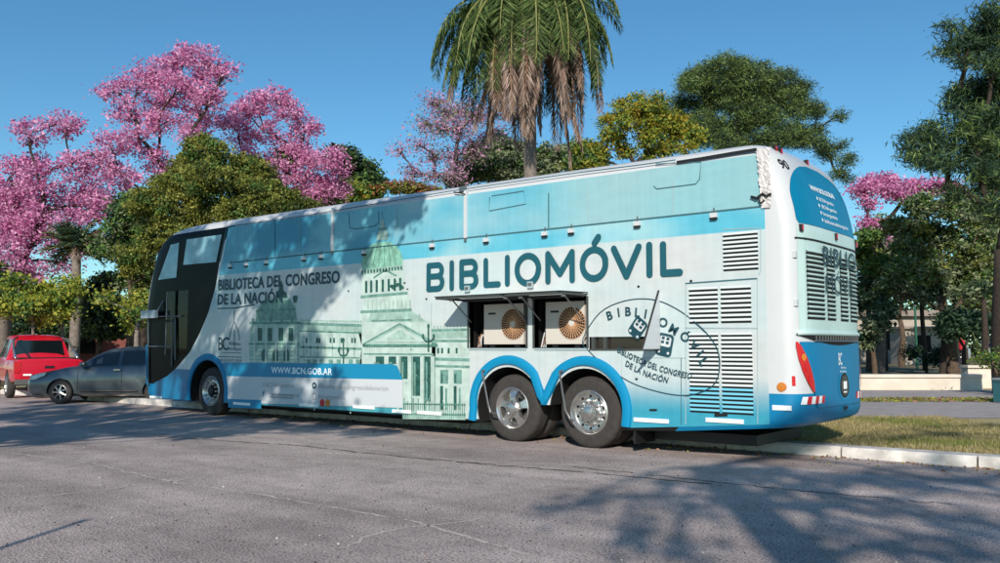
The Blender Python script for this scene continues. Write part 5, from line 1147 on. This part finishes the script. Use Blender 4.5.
t = thing('kiosk', 'small cream kiosk in front of the cream building', 'kiosk', CW(26, 55)); inv = -np.array(t.location)
mb = MB(); cbox(mb, 25.2, 28, 54, 56, .3, 2.6, CREAM); shift(mb.build('wall', t)); mb = MB(); cbox(mb, 25.0, 28.2, 53.7, 56.2, 2.603, 2.75, ROOF); shift(mb.build('roof', t)); mb = MB(); cbox(mb, 26, 26.8, 53.92, 53.99, 1.2, 2.2, BLACKG); shift(mb.build('window', t))
p = GP(914, 44, .35); mb = MB(); mb.tube([(0, 0, 0), (0, 0, 3.2)], [.07, .05], mat('pole_green', '#1d5a44', .5), 10); mb.tube([(0, 0, 3.2), (0, 0, 3.26)], .07, STEEL, 10); o = mb.build('park_pole'); o.location = p; tag(o, 'thin dark green metal pole standing in the park', 'pole')
p = GP(1001, 21, .1); t = thing('utility_box', 'teal box standing on the pavement at the right edge', 'box', p)
TEALB = mat('teal_box', '#3f8f92', .5, noise=.1); mb = MB(); M = Matrix.Rotation(math.atan2(Rh[1], Rh[0]), 4, 'Z'); mb.box((-.2, -.2, .04), (.3, .2, .56), TEALB, M); mb.build('cabinet', t); mb = MB(); mb.box((-.22, -.22, .563), (.32, .22, .61), mat('box_lid', '#b8c2c0', .5), M); mb.build('lid', t); mb = MB(); mb.box((-.19, -.19, 0), (.29, .19, .038), CONC, M); mb.build('plinth', t)
# reddish building far left
BRK = mat('brick_wall', '#6e3d35', .9, noise=.35, nscale=3, bump=.4, bscale=12)
t = thing('brick_house', 'low reddish brick house in shade behind the left trees', 'house', CW(-20, 50)); inv = -np.array(t.location)
mb = MB(); cbox(mb, -28, -17.5, 48, 54, 0, 3.6, BRK); shift(mb.build('wall', t)); mb = MB(); cbox(mb, -28.3, -17.2, 47.6, 54.4, 3.603, 4.0, mat('clay_roof', '#7c4a40', .85, noise=.3)); shift(mb.build('roof', t))
for a in (-26, -23.5, -20.5): mb = MB(); cbox(mb, a, a+1.1, 47.9, 47.99, 1.1, 2.3, BLACKG); shift(mb.build('window', t))

# ------------------------------------------------------------------ vehicles
def loft_car(root, secs, mt_, wheels, wr, width, glassrows, name='body', wellw=.25):
    """secs: (x, zb, zbelt, zroof, w, wr_) ring per section"""
    mb = MB(); rings = []
    for (x, zb, zl, zr, w_, w2) in secs:
        half = [(0, zb), (w_*.8, zb), (w_*.96, zb+.07), (w_, zb+.18), (w_*1.0, zb+(zl-zb)*.62), (w_*.965, zl-.02), (w_*.945, zl), (w2+(.02), zr-.07), (w2-.05, zr-.015), (w2*.6, zr+.008), (0, zr+.015)]
        rings.append([(x, -a, b) for a, b in half]+[(x, a, b) for a, b in half[-2:0:-1]])
    n = len(rings[0]); k = mb.mi(mt_)
    for r in rings: mb.v += r
    for i in range(len(rings)-1):
        for j in range(n): a = i*n+j; b = i*n+(j+1) % n; mb.f.append((a, b, b+n, a+n)); mb.m.append(k)
    mb.f.append(tuple(range(n))[::-1]); mb.m.append(k); e = (len(rings)-1)*n; mb.f.append(tuple(e+j for j in range(n))); mb.m.append(k)
    o = mb.build(name, root); bm = bmesh.new(); bm.from_mesh(o.data); bmesh.ops.recalc_face_normals(bm, faces=bm.faces); bm.to_mesh(o.data); bm.free()
    cs = []
    for x in wheels:
        for s in (-1, 1):
            q = MB(); q.tube([(x, s*(width/2+.2), wr), (x, s*(width/2-wellw), wr)], wr+.055, DARK, 28); c = q.build('cut'); c.matrix_world = Matrix()
            bm = bmesh.new(); bm.from_mesh(c.data); bmesh.ops.recalc_face_normals(bm, faces=bm.faces); bm.to_mesh(c.data); bm.free(); cs.append(c)
    par = o.parent; o.parent = None; boolean(o, cs); o.parent = par; kill(cs); autosmooth(o, 38)
    return rings
def car_wheel(root, x, y, r, s, spokes=7):
    t = bpy.data.objects.new('wheel', None); COL.objects.link(t); t.parent = root
    mb = MB(); mb.lathe_y([(r*.62, .0), (r*.8, -.01), (r*.95, .01), (r, .04), (r, .17), (r*.9, .2), (r*.6, .2)], (x, y, r), RUBBER, 36, s); mb.build('tyre', t, smooth=True)
    mb = MB(); mb.lathe_y([(r*.65, .0), (r*.62, -.004), (r*.58, .03), (r*.56, .09)], (x, y, r), ALLOY, 36, s); mb.lathe_y([(r*.56, .09), (.001, .09)], (x, y, r), DARK, 24, s)
    for i in range(spokes):
        a = 2*math.pi*i/spokes; c, d = math.cos(a), math.sin(a); mb.tube([(x+r*.05*c, y+.01*s, r+r*.05*d), (x+r*.6*c, y+.012*s, r+r*.6*d)], [.028, .02], ALLOY, 5)
    mb.lathe_y([(r*.16, .0), (.001, -.01)], (x, y, r), ALLOY, 16, s); mb.build('rim', t)
def strip_pane(root, rings, i0, i1, ja, jb, t0, t1, mt_, name, off=.006, side=-1, sh0=0, sh1=0, u=(0, 1)):
    """glass between ring indices ja and jb, for sections i0..i1"""
    n = len(rings[0]); mb = MB(); J = (lambda j: j if side < 0 else (n-j) % n)
    pts = []
    for i in range(i0, i1+1):
        a, b = np.array(rings[i][J(ja)]), np.array(rings[i][J(jb)]); pts.append((a+(b-a)*t0, a+(b-a)*t1))
    nn = np.array([0, side*off, off*.3])
    a0, a1 = pts[0], pts[1]
    P = [[a0[0]*(1-u[0])+a1[0]*u[0], a0[1]*(1-u[0])+a1[1]*u[0]]]+[list(p) for p in pts[1:-1]]
    b0, b1 = pts[-2], pts[-1]; P.append([b0[0]*(1-u[1])+b1[0]*u[1], b0[1]*(1-u[1])+b1[1]*u[1]])
    for i in range(len(P)-1): mb.poly([P[i][0]+nn, P[i+1][0]+nn, P[i+1][1]+nn, P[i][1]+nn], mt_)
    return mb.build(name, root)
def top_pane(root, rings, i0, i1, mt_, name, off=.006, s=.86):
    mb = MB(); n = len(rings[0])
    for i in range(i0, i1):
        idx = list(range(7, n-7+1))
        for j in range(len(idx)-1):
            q = [np.array(rings[i][idx[j]]), np.array(rings[i][idx[j+1]]), np.array(rings[i+1][idx[j+1]]), np.array(rings[i+1][idx[j]])]
            q = [p*np.array([1, s+.08, 1])+np.array([0, 0, off]) for p in q]
            mb.poly(q, mt_)
    return mb.build(name, root)
CARGL = mat('car_glass', '#12181b', .05, coat=.6)
CHROME = mat('chrome', '#c4c8cc', .15, metal=.9)
# grey hatchback
fw = np.array([-18.74, -.24]); nose_dir = -Rh[:2]; ang = math.atan2(nose_dir[1], nose_dir[0])
lft = Fh[:2]                                       # away from the camera
W2 = .86; o0 = fw+nose_dir*0+lft*W2
hb = thing('hatchback_car', 'dark grey hatchback with its nose to the left, half hidden behind the bus front', 'car', (o0[0], o0[1], .0), ang)
GREYC = mat('grey_car_paint', '#525c62', .28, metal=.5, coat=.8, noise=.05, nscale=3)
# local x forward, front wheel at x = 0; the side facing the camera is +y
S_ = [(.98, .30, .52, .56, .50, .44), (.94, .24, .60, .66, .66, .60), (.80, .2, .69, .76, .78, .72), (.45, .19, .76, .83, .84, .76), (0, .19, .86, .925, .86, .76), (-.30, .19, .90, .97, .86, .74), (-.42, .19, .91, 1.02, .86, .70), (-.8, .19, .93, 1.26, .86, .64), (-1.12, .19, .945, 1.40, .86, .60), (-1.5, .19, .955, 1.46, .86, .59), (-1.9, .19, .965, 1.475, .86, .59), (-2.3, .19, .98, 1.45, .855, .58), (-2.65, .19, .99, 1.38, .84, .57), (-2.9, .22, 1.0, 1.26, .82, .58), (-3.05, .28, .98, 1.05, .78, .6), (-3.12, .36, .85, .88, .70, .6)]
S_ = [(-a, b, c, d, e, f) for a, b, c, d, e, f in S_]   # build with x growing to the tail, then flip
S_ = [(-a, b, c, d, e, f) for a, b, c, d, e, f in S_][::-1]
rg = loft_car(hb, S_, GREYC, (0, -2.47), .30, 1.72, None)
Zi = lambda x: min(range(len(S_)), key=lambda i: abs(S_[i][0]-x))
strip_pane(hb, rg, Zi(-1.5), Zi(-.42), 6, 7, .10, .93, CARGL, 'front_side_window', side=1, u=(.15, .62))
strip_pane(hb, rg, Zi(-2.65), Zi(-1.5), 6, 7, .10, .93, CARGL, 'rear_side_window', side=1, u=(.1, .92))
top_pane(hb, rg, Zi(-1.12), Zi(-.42), CARGL, 'windscreen')
for y in (-.87, .87):
    for x in (0, -2.47): car_wheel(hb, x, y-.0, .30, -1 if y > 0 else 1)
HL = mat('headlight_lens', '#aebcc2', .1, coat=.8, noise=.3, nscale=12)
for s in (-1, 1):
    mb = MB(); pts = [(.86, .61), (.82, .70), (.52, .79), (.36, .80), (.42, .72), (.68, .62)]
    def sw(x): return np.interp(x, [0, .45, .80, .94, .98], [.86, .85, .80, .68, .52])
    mb.v = [(x, s*(sw(x)+.005), z) for x, z in pts]+[(x-.02, s*(sw(x)-.08), z) for x, z in pts]; k = mb.mi(HL); m_ = len(pts)
    mb.f = [tuple(range(m_)), tuple(range(m_, 2*m_))[::-1]]+[(i, (i+1) % m_, (i+1) % m_+m_, i+m_) for i in range(m_)]; mb.m = [k]*len(mb.f); mb.build('headlight', hb)
mb = MB(); mb.tube([(-.55, .85, .99), (-.6, .98, 1.02), (-.72, 1.0, 1.02)], [.04, .07, .05], GREYC, 8); mb.build('side_mirror', hb, smooth=True)
mb = MB(); mb.box((-1.55, .858, .86), (-1.38, .885, .885), CHROME); mb.build('door_handle', hb)
mb = MB()
for x in (-.45, -1.58): mb.tube([(x, .8655, .25), (x, .8655, .9)], .004, BLACKP, 4)
mb.build('door_seam', hb)
mb = MB(); mb.tube([(-2.0, .872, .33), (-.5, .872, .33)], .02, BLACKP, 6); mb.build('sill_trim', hb)
# red pickup, seen from behind
rwp = np.array([-22.55, .07]); hd = np.array([-.97, .24]); hd = hd/np.linalg.norm(hd); lf = np.array([-hd[1], hd[0]])
o0 = rwp-lf*.80
# left side of the truck faces the camera
pk = thing('pickup_truck', 'red double-cab pickup seen from behind at the left edge, parked ahead of the grey car', 'pickup', (o0[0], o0[1], 0), math.atan2(hd[1], hd[0]))
REDP = mat('red_car_paint', '#c40f2c', .3, coat=.8, noise=.04, nscale=3)
S2 = [(-1.15, .55, 1.0, 1.05, .80, .76), (-1.12, .5, 1.06, 1.12, .88, .84), (-.9, .42, 1.08, 1.13, .90, .85), (0, .4, 1.08, 1.13, .90, .85), (.55, .4, 1.08, 1.14, .90, .85), (.60, .4, 1.10, 1.66, .90, .66), (.78, .4, 1.10, 1.78, .90, .66), (1.3, .4, 1.10, 1.83, .90, .66), (2.0, .4, 1.09, 1.82, .90, .66), (2.4, .4, 1.07, 1.72, .90, .66), (2.95, .4, 1.04, 1.18, .89, .74), (3.1, .4, 1.02, 1.10, .89, .78), (3.7, .42, .96, 1.03, .87, .76), (3.95, .48, .85, .9, .78, .7)]
rg = loft_car(pk, S2, REDP, (0, 3.05), .38, 1.8, None)
I2 = lambda x: min(range(len(S2)), key=lambda i: abs(S2[i][0]-x))
strip_pane(pk, rg, I2(.78), I2(1.3), 6, 7, .10, .92, CARGL, 'rear_side_window', side=1, u=(.0, .9))
strip_pane(pk, rg, I2(1.3), I2(2.4), 6, 7, .10, .92, CARGL, 'front_side_window', side=1, u=(.15, .9))
top_pane(pk, rg, I2(2.4), I2(2.95), CARGL, 'windscreen')
mb = MB(); mb.poly([(.555, -.70, 1.18), (.555, .70, 1.18), (.590, .60, 1.66), (.590, -.60, 1.66)], CARGL); mb.build('rear_window', pk)
mb = MB(); mb.box((-.95, -.74, 1.10), (.5, .74, 1.155), BLACKP); mb.build('bed_liner', pk)
mb = MB(); mb.box((-1.165, -.72, .62), (-1.145, .72, 1.08), REDP); mb.box((-1.18, -.12, .86), (-1.167, .12, .93), BLACKP); mb.build('tailgate', pk)
mb = MB(); mb.box((-1.28, -.86, .42), (-1.155, .86, .56), STEEL); mb.build('rear_bumper', pk)
mb = MB(); mb.box((-1.19, -.2, .60), (-1.17, .2, .70), REFW); mb.build('number_plate', pk)
mb = MB(); mb.box((-1.182, .45, .66), (-1.17, .66, .71), REFW); mb.build('tailgate_sticker', pk)
for s in (-1, 1):
    mb = MB(); y0_, y1_ = sorted((s*.73, s*.885)); mb.box((-1.17, y0_, .74), (-1.03, y1_, 1.05), RED); mb.build('tail_light', pk)
    mb = MB(); mb.tube([(-.75, s*.80, 1.14), (-.2, s*.78, 1.38), (.35, s*.72, 1.68), (.5, s*.6, 1.74)], .035, CHROME, 8); mb.build('sports_bar', pk, smooth=True)
    for x in (0, 3.05): car_wheel(pk, x, s*.91, .38, -s, 6)
mb = MB(); mb.box((1.0, .9, .92), (1.2, .935, .96), CHROME); mb.build('door_handle', pk)
# far parked cars beyond the park wall
def far_car(u, Z, mt_, label, dirn=1):
    p = GP(u, Z, .38); t = thing('parked_car', label, 'car', p, math.atan2(Rh[1], Rh[0])+(0 if dirn > 0 else math.pi), 'cars parked beyond the park')
    loft_car(t, S_, mt_, (0, -2.47), .30, 1.72, None); rg_ = RG_H
    for sd in (-1, 1):
        strip_pane(t, rg_, Zi(-1.5), Zi(-.42), 6, 7, .10, .93, CARGL, 'side_window', side=sd, u=(.15, .62)); strip_pane(t, rg_, Zi(-2.65), Zi(-1.5), 6, 7, .10, .93, CARGL, 'side_window', side=sd, u=(.1, .92))
        for x in (0, -2.47): car_wheel(t, x, sd*.87, .30, -sd)
tmp = MB(); RG_H = []
for (x, zb, zl, zr, w_, w2) in S_:
    half = [(0, zb), (w_*.8, zb), (w_*.96, zb+.07), (w_, zb+.18), (w_*1.0, zb+(zl-zb)*.62), (w_*.965, zl-.02), (w_*.945, zl), (w2+(.02), zr-.07), (w2-.05, zr-.015), (w2*.6, zr+.008), (0, zr+.015)]
    RG_H.append([(x, -a, b) for a, b in half]+[(x, a, b) for a, b in half[-2:0:-1]])
far_car(889, 66, mat('maroon_paint', '#7a2426', .4), 'small dull red car parked beyond the park wall, nearest the bus')
far_car(916, 58, mat('silver_paint', '#aab0b4', .3, metal=.4), 'silver car parked beyond the park wall, right of the red one', -1)

# ------------------------------------------------------------------ people far off in the park
SKIN = mat('skin', '#8a5f48', .6)
def person(u, Z, top_m, leg_m, label, facing=0, arm=.1):
    p = GP(u, Z, .38); root = thing('person', label, 'person', p, facing, 'people standing in the park')
    J = {'pel': (0, 0, .93), 'ch': (0, 0, 1.25), 'nk': (0, 0, 1.47), 'hd0': (0, .01, 1.56), 'hd': (0, .02, 1.68)}
    def sk(name, pts, edges, rad, mt_):
        me = bpy.data.meshes.new(name); me.from_pydata(pts, edges, []); me.materials.append(mt_); o = bpy.data.objects.new(name, me); COL.objects.link(o)
        md = o.modifiers.new('s', 'SKIN'); o.modifiers.new('ss', 'SUBSURF').levels = 1
        if not me.skin_vertices: me.attributes
        for i, r_ in enumerate(rad): me.skin_vertices[0].data[i].radius = (r_, r_*.8)
        me.skin_vertices[0].data[0].use_root = True
        dg = bpy.context.evaluated_depsgraph_get(); dg.update(); m2 = bpy.data.meshes.new_from_object(o.evaluated_get(dg)); o.modifiers.clear(); o.data = m2; o.parent = root
        for f in m2.polygons: f.use_smooth = True
        return o
    pts = [(0, 0, .95), (0, 0, 1.2), (0, 0, 1.42), (0, 0, 1.5), (0, .01, 1.6), (0, .02, 1.7), (.2, 0, 1.4), (.25, arm, 1.13), (.24, .1+arm, .88), (.24, .12+arm, .78), (-.2, 0, 1.4), (-.25, 0, 1.13), (-.24, .05, .88), (-.24, .06, .78), (.1, 0, .88), (.11, .02, .5), (.11, 0, .08), (.12, .14, .04), (-.1, 0, .88), (-.12, -.02, .5), (-.12, -.06, .08), (-.13, .08, .04)]
    ed = [(0, 1), (1, 2), (2, 3), (3, 4), (4, 5), (2, 6), (6, 7), (7, 8), (8, 9), (2, 10), (10, 11), (11, 12), (12, 13), (0, 14), (14, 15), (15, 16), (16, 17), (0, 18), (18, 19), (19, 20), (20, 21)]
    ra = [.14, .13, .15, .055, .09, .085, .06, .045, .035, .04, .06, .045, .035, .04, .085, .06, .045, .035, .085, .06, .045, .035]
    body = sk('body', pts, ed, ra, SKIN)
    body.data.materials.append(top_m); body.data.materials.append(leg_m); body.data.materials.append(BLACKP)
    for f in body.data.polygons:
        z = f.center.z; x = abs(f.center.x)
        f.material_index = 3 if (z > 1.66 or z < .1) else (2 if z < .93 and x < .2 else (1 if .84 < z < 1.47 else 0))
    return root
person(958, 44, mat('red_shirt', '#b01c2a', .8), mat('dark_trousers', '#1c2230', .8), 'person in a red top standing among the park trunks', 2.5)
person(981, 42, mat('white_shirt', '#c9cdd2', .8), mat('blue_jeans', '#2a3f63', .8), 'person in a white top and blue trousers near the right edge', -1.2)
person(990, 45, mat('blue_shirt', '#2c4f8a', .8), MATS['dark_trousers'], 'person in a blue top, rightmost of those in the park', 2.0)

# ------------------------------------------------------------------ trees on the near side that cast the shade
def shade_tree(label, base, top, blobs, mats, tr=.25, leaf=.1, nper=26, clumps=26, twigs=8, bend=(0, 0), clump=.22, lk=1.):
    """everything in world metres: blobs (x, y, z, r)"""
    base = np.array(base); root = thing('street_tree', label, 'tree', base, 0, 'trees on the near side of the road'); mb = MB()
    T = limb(mb, (0, 0, 0), np.array(top)-base, tr, tr*.6, BARK, .02, 8, sides=12); Cs, Sz = [], []
    for b in blobs:
        c = np.array(b[:3])-base; r0 = (.035+.02*b[3])*lk; P = limb(mb, T[-1-int(rng.integers(0, 3))], c, r0*1.6, r0*.5, BARK, .1, 7, .08)
        v = rng.normal(size=(clumps, 3)); v /= np.linalg.norm(v, axis=1)[:, None]; cc = c+v*(rng.uniform(.3, 1, clumps)*b[3])[:, None]*np.array([1, 1, .6])
        for j in range(twigs): limb(mb, P[rng.integers(3, 8)], cc[j], r0*.4, .01, BARK, .12, 4, sides=4)
        n = rng.poisson(nper, clumps); Cs.append(np.repeat(cc, n, 0)+rng.normal(0, clump, (n.sum(), 3))); Sz.append(rng.uniform(.6, 1.3, n.sum())*leaf)
    mb.build('trunk', root, smooth=True); quads('crown', np.concatenate(Cs), np.concatenate(Sz), mats, None, .5, .1, root)
L3 = np.array(ldir)
def up(p, h):
    """point at height h on the sun ray that lands on p"""
    p = np.array(p, float); t = (h-p[2])/(-L3[2]); return p-L3*t
def at_depth(p, Zt):
    """point on the sun ray through p whose distance along the view is Zt"""
    p = np.array(p, float); zc = (p-CAM)@Fh; t = (zc-Zt)/(L3@Fh); return p-L3*t
# on the left: shades the front of the bus and the road before it
bl = []
for x, z, r_ in ((-14.4, 3.4, .9), (-14.2, 2.4, .9), (-14.3, 1.2, .9), (-13.4, 3.7, .8), (-13.2, 2.9, .8), (-13.4, 1.8, .8), (-13.0, .9, .8), (-12.2, 2.1, .6), (-12.2, .8, .7), (-12.1, 3.4, .6), (-11.3, 3.8, .6), (-11.4, 2.9, .5), (-11.2, 1.4, .55), (-11.0, .5, .6), (-10.4, 3.6, .5), (-10.5, 2.6, .5), (-10.2, 1.9, .45), (-9.6, 3.8, .45), (-9.7, 2.9, .4), (-9.2, 2.2, .4), (-9.9, 1.0, .4), (-8.8, 3.6, .4), (-8.6, 2.7, .4), (-7.9, 3.9, .4), (-7.7, 3.2, .35), (-9.0, 1.3, .35), (-9.6, .4, .4), (-7.0, 3.8, .3), (-6.4, 3.9, .25), (-8.4, .5, .35)):
    q = at_depth((x, 0, z), (6.8 if z > 2 else 3.8)+rng.uniform(-.7, .7)); bl.append((*q, r_*.86))
for u, v, r_ in ((20, 415, 1.0), (70, 418, .9), (120, 418, .9), (170, 420, .8), (220, 424, .7), (270, 426, .6), (320, 428, .5), (370, 432, .35), (10, 430, .7), (60, 432, .6), (110, 430, .6), (160, 432, .5), (30, 408, 1.1), (90, 410, 1.1), (-30, 420, 1.2), (-40, 436, .8), (210, 434, .4), (-10, 441, .3), (60, 440, .3)):
    q = at_depth((*G(u, v), 0), 3.0+rng.uniform(-.8, .8)); bl.append((*q, r_))
for p_, r_ in (((-18.9, -.2, 1.1), .9), ((-18.0, .4, 1.0), .9), ((-17.2, 1.0, 1.2), .8), ((-19.5, -.6, .5), .7)):
    bl.append((*at_depth(p_, 3+rng.uniform(-1, 1)), r_))
xs = np.array(bl); cc_ = xs.mean(0); print('left crown', xs.min(0), xs.max(0))
bt = CW(-11.0, 4.0); shade_tree('leafy street tree beside the camera on the left, shading the front of the bus', (bt[0], bt[1], 0), (cc_[0]*.6+bt[0]*.4, cc_[1]*.6+bt[1]*.4, 5.2), bl, [GR1], .28, .12, 30, 15, clump=.13)
# on the right, well behind the camera: trunk and open branches cast soft shade across the road
Zt = -8.0; bl = []
for u, v, r_ in ((600, 498, .22), (655, 482, .2), (625, 535, .3), (560, 510, .14), (720, 475, .2), (770, 480, .25), (820, 486, .25), (870, 480, .25), (920, 488, .3), (965, 480, .3), (1010, 492, .4), (840, 508, .3), (900, 512, .35), (960, 520, .4), (1020, 530, .5), (860, 540, .35), (930, 552, .45), (1000, 560, .5), (690, 512, .15), (740, 505, .2), (680, 550, .2), (1060, 480, .5), (1100, 510, .7), (1080, 560, .7), (780, 470, .15), (950, 468, .25), (1040, 466, .3), (940, 440, .4), (990, 432, .4), (1040, 445, .6)):
    q = at_depth((*G(u, v), 0), Zt+rng.uniform(-.8, .8)); bl.append((*q, r_))
xs = np.array(bl); print('right crown', xs.min(0), xs.max(0))
tt = at_depth((*G(703, 468), 0), Zt); tb = at_depth((*G(800, 600), 0), Zt); d_ = tt-tb; bb = tb-d_*(tb[2]/d_[2])
print('trunk', bb, tt)
shade_tree('leaning street tree behind the camera on the right, casting branch shade on the road', (bb[0], bb[1], 0), tt, bl, [GR1], .36, .10, 5, 9, 9, clump=.12, lk=.85)
tp = at_depth((*G(80, 522), 0), .6); tl = at_depth((*G(0, 551), 0), .6)
mb = MB(); mb.tube([(0, 0, 0), (0, 0, tp[2])], .03, STEEL, 10); mb.tube([(0, 0, tp[2]), (0, 0, tp[2]+.05)], [.045, .03], STEEL, 10); o = mb.build('metal_post'); o.location = (tp[0], tp[1], 0); tag(o, 'slim metal post left of the camera whose thin shade crosses the road', 'post')

# dry leaves and grit gathered along the kerb and scattered on the road
N = 900; x = rng.uniform(-12, 7, N); y = KY(x)-np.abs(rng.exponential(.25, N))-.02; P = np.stack([x, y, np.full(N, .012)], 1)
o = quads('gutter_leaves', P, rng.uniform(.012, .035, N), [DRY, YG1], rng.choice(2, N, p=[.8, .2]), .6, 0, None, .75); o['kind'] = 'stuff'; o['label'] = 'dry leaves and grit gathered along the kerb'; o['category'] = 'leaves'
print('faces', sum(len(m_.polygons) for m_ in bpy.data.meshes))

N = 5000; X = rng.uniform(-4.5, 5.5, N); Zg = rng.uniform(5.2, 13, N); P = CAM+Rh*X[:, None]*(Zg[:, None]/8)+Fh*Zg[:, None]; P = P[P[:, 1] < KY(P[:, 0])-.05]; P[:, 2] = .006
o = quads('road_grit', P, rng.lognormal(-5.2, .35, len(P)), [mat('grit_dark', '#2c2a2a', .9), mat('grit_light', '#b5aea8', .9), DRY], rng.choice(3, len(P), p=[.55, .35, .10]), .7, 0, None, .7); o['kind'] = 'stuff'; o['label'] = 'fine grit and leaf scraps scattered on the road'; o['category'] = 'grit'
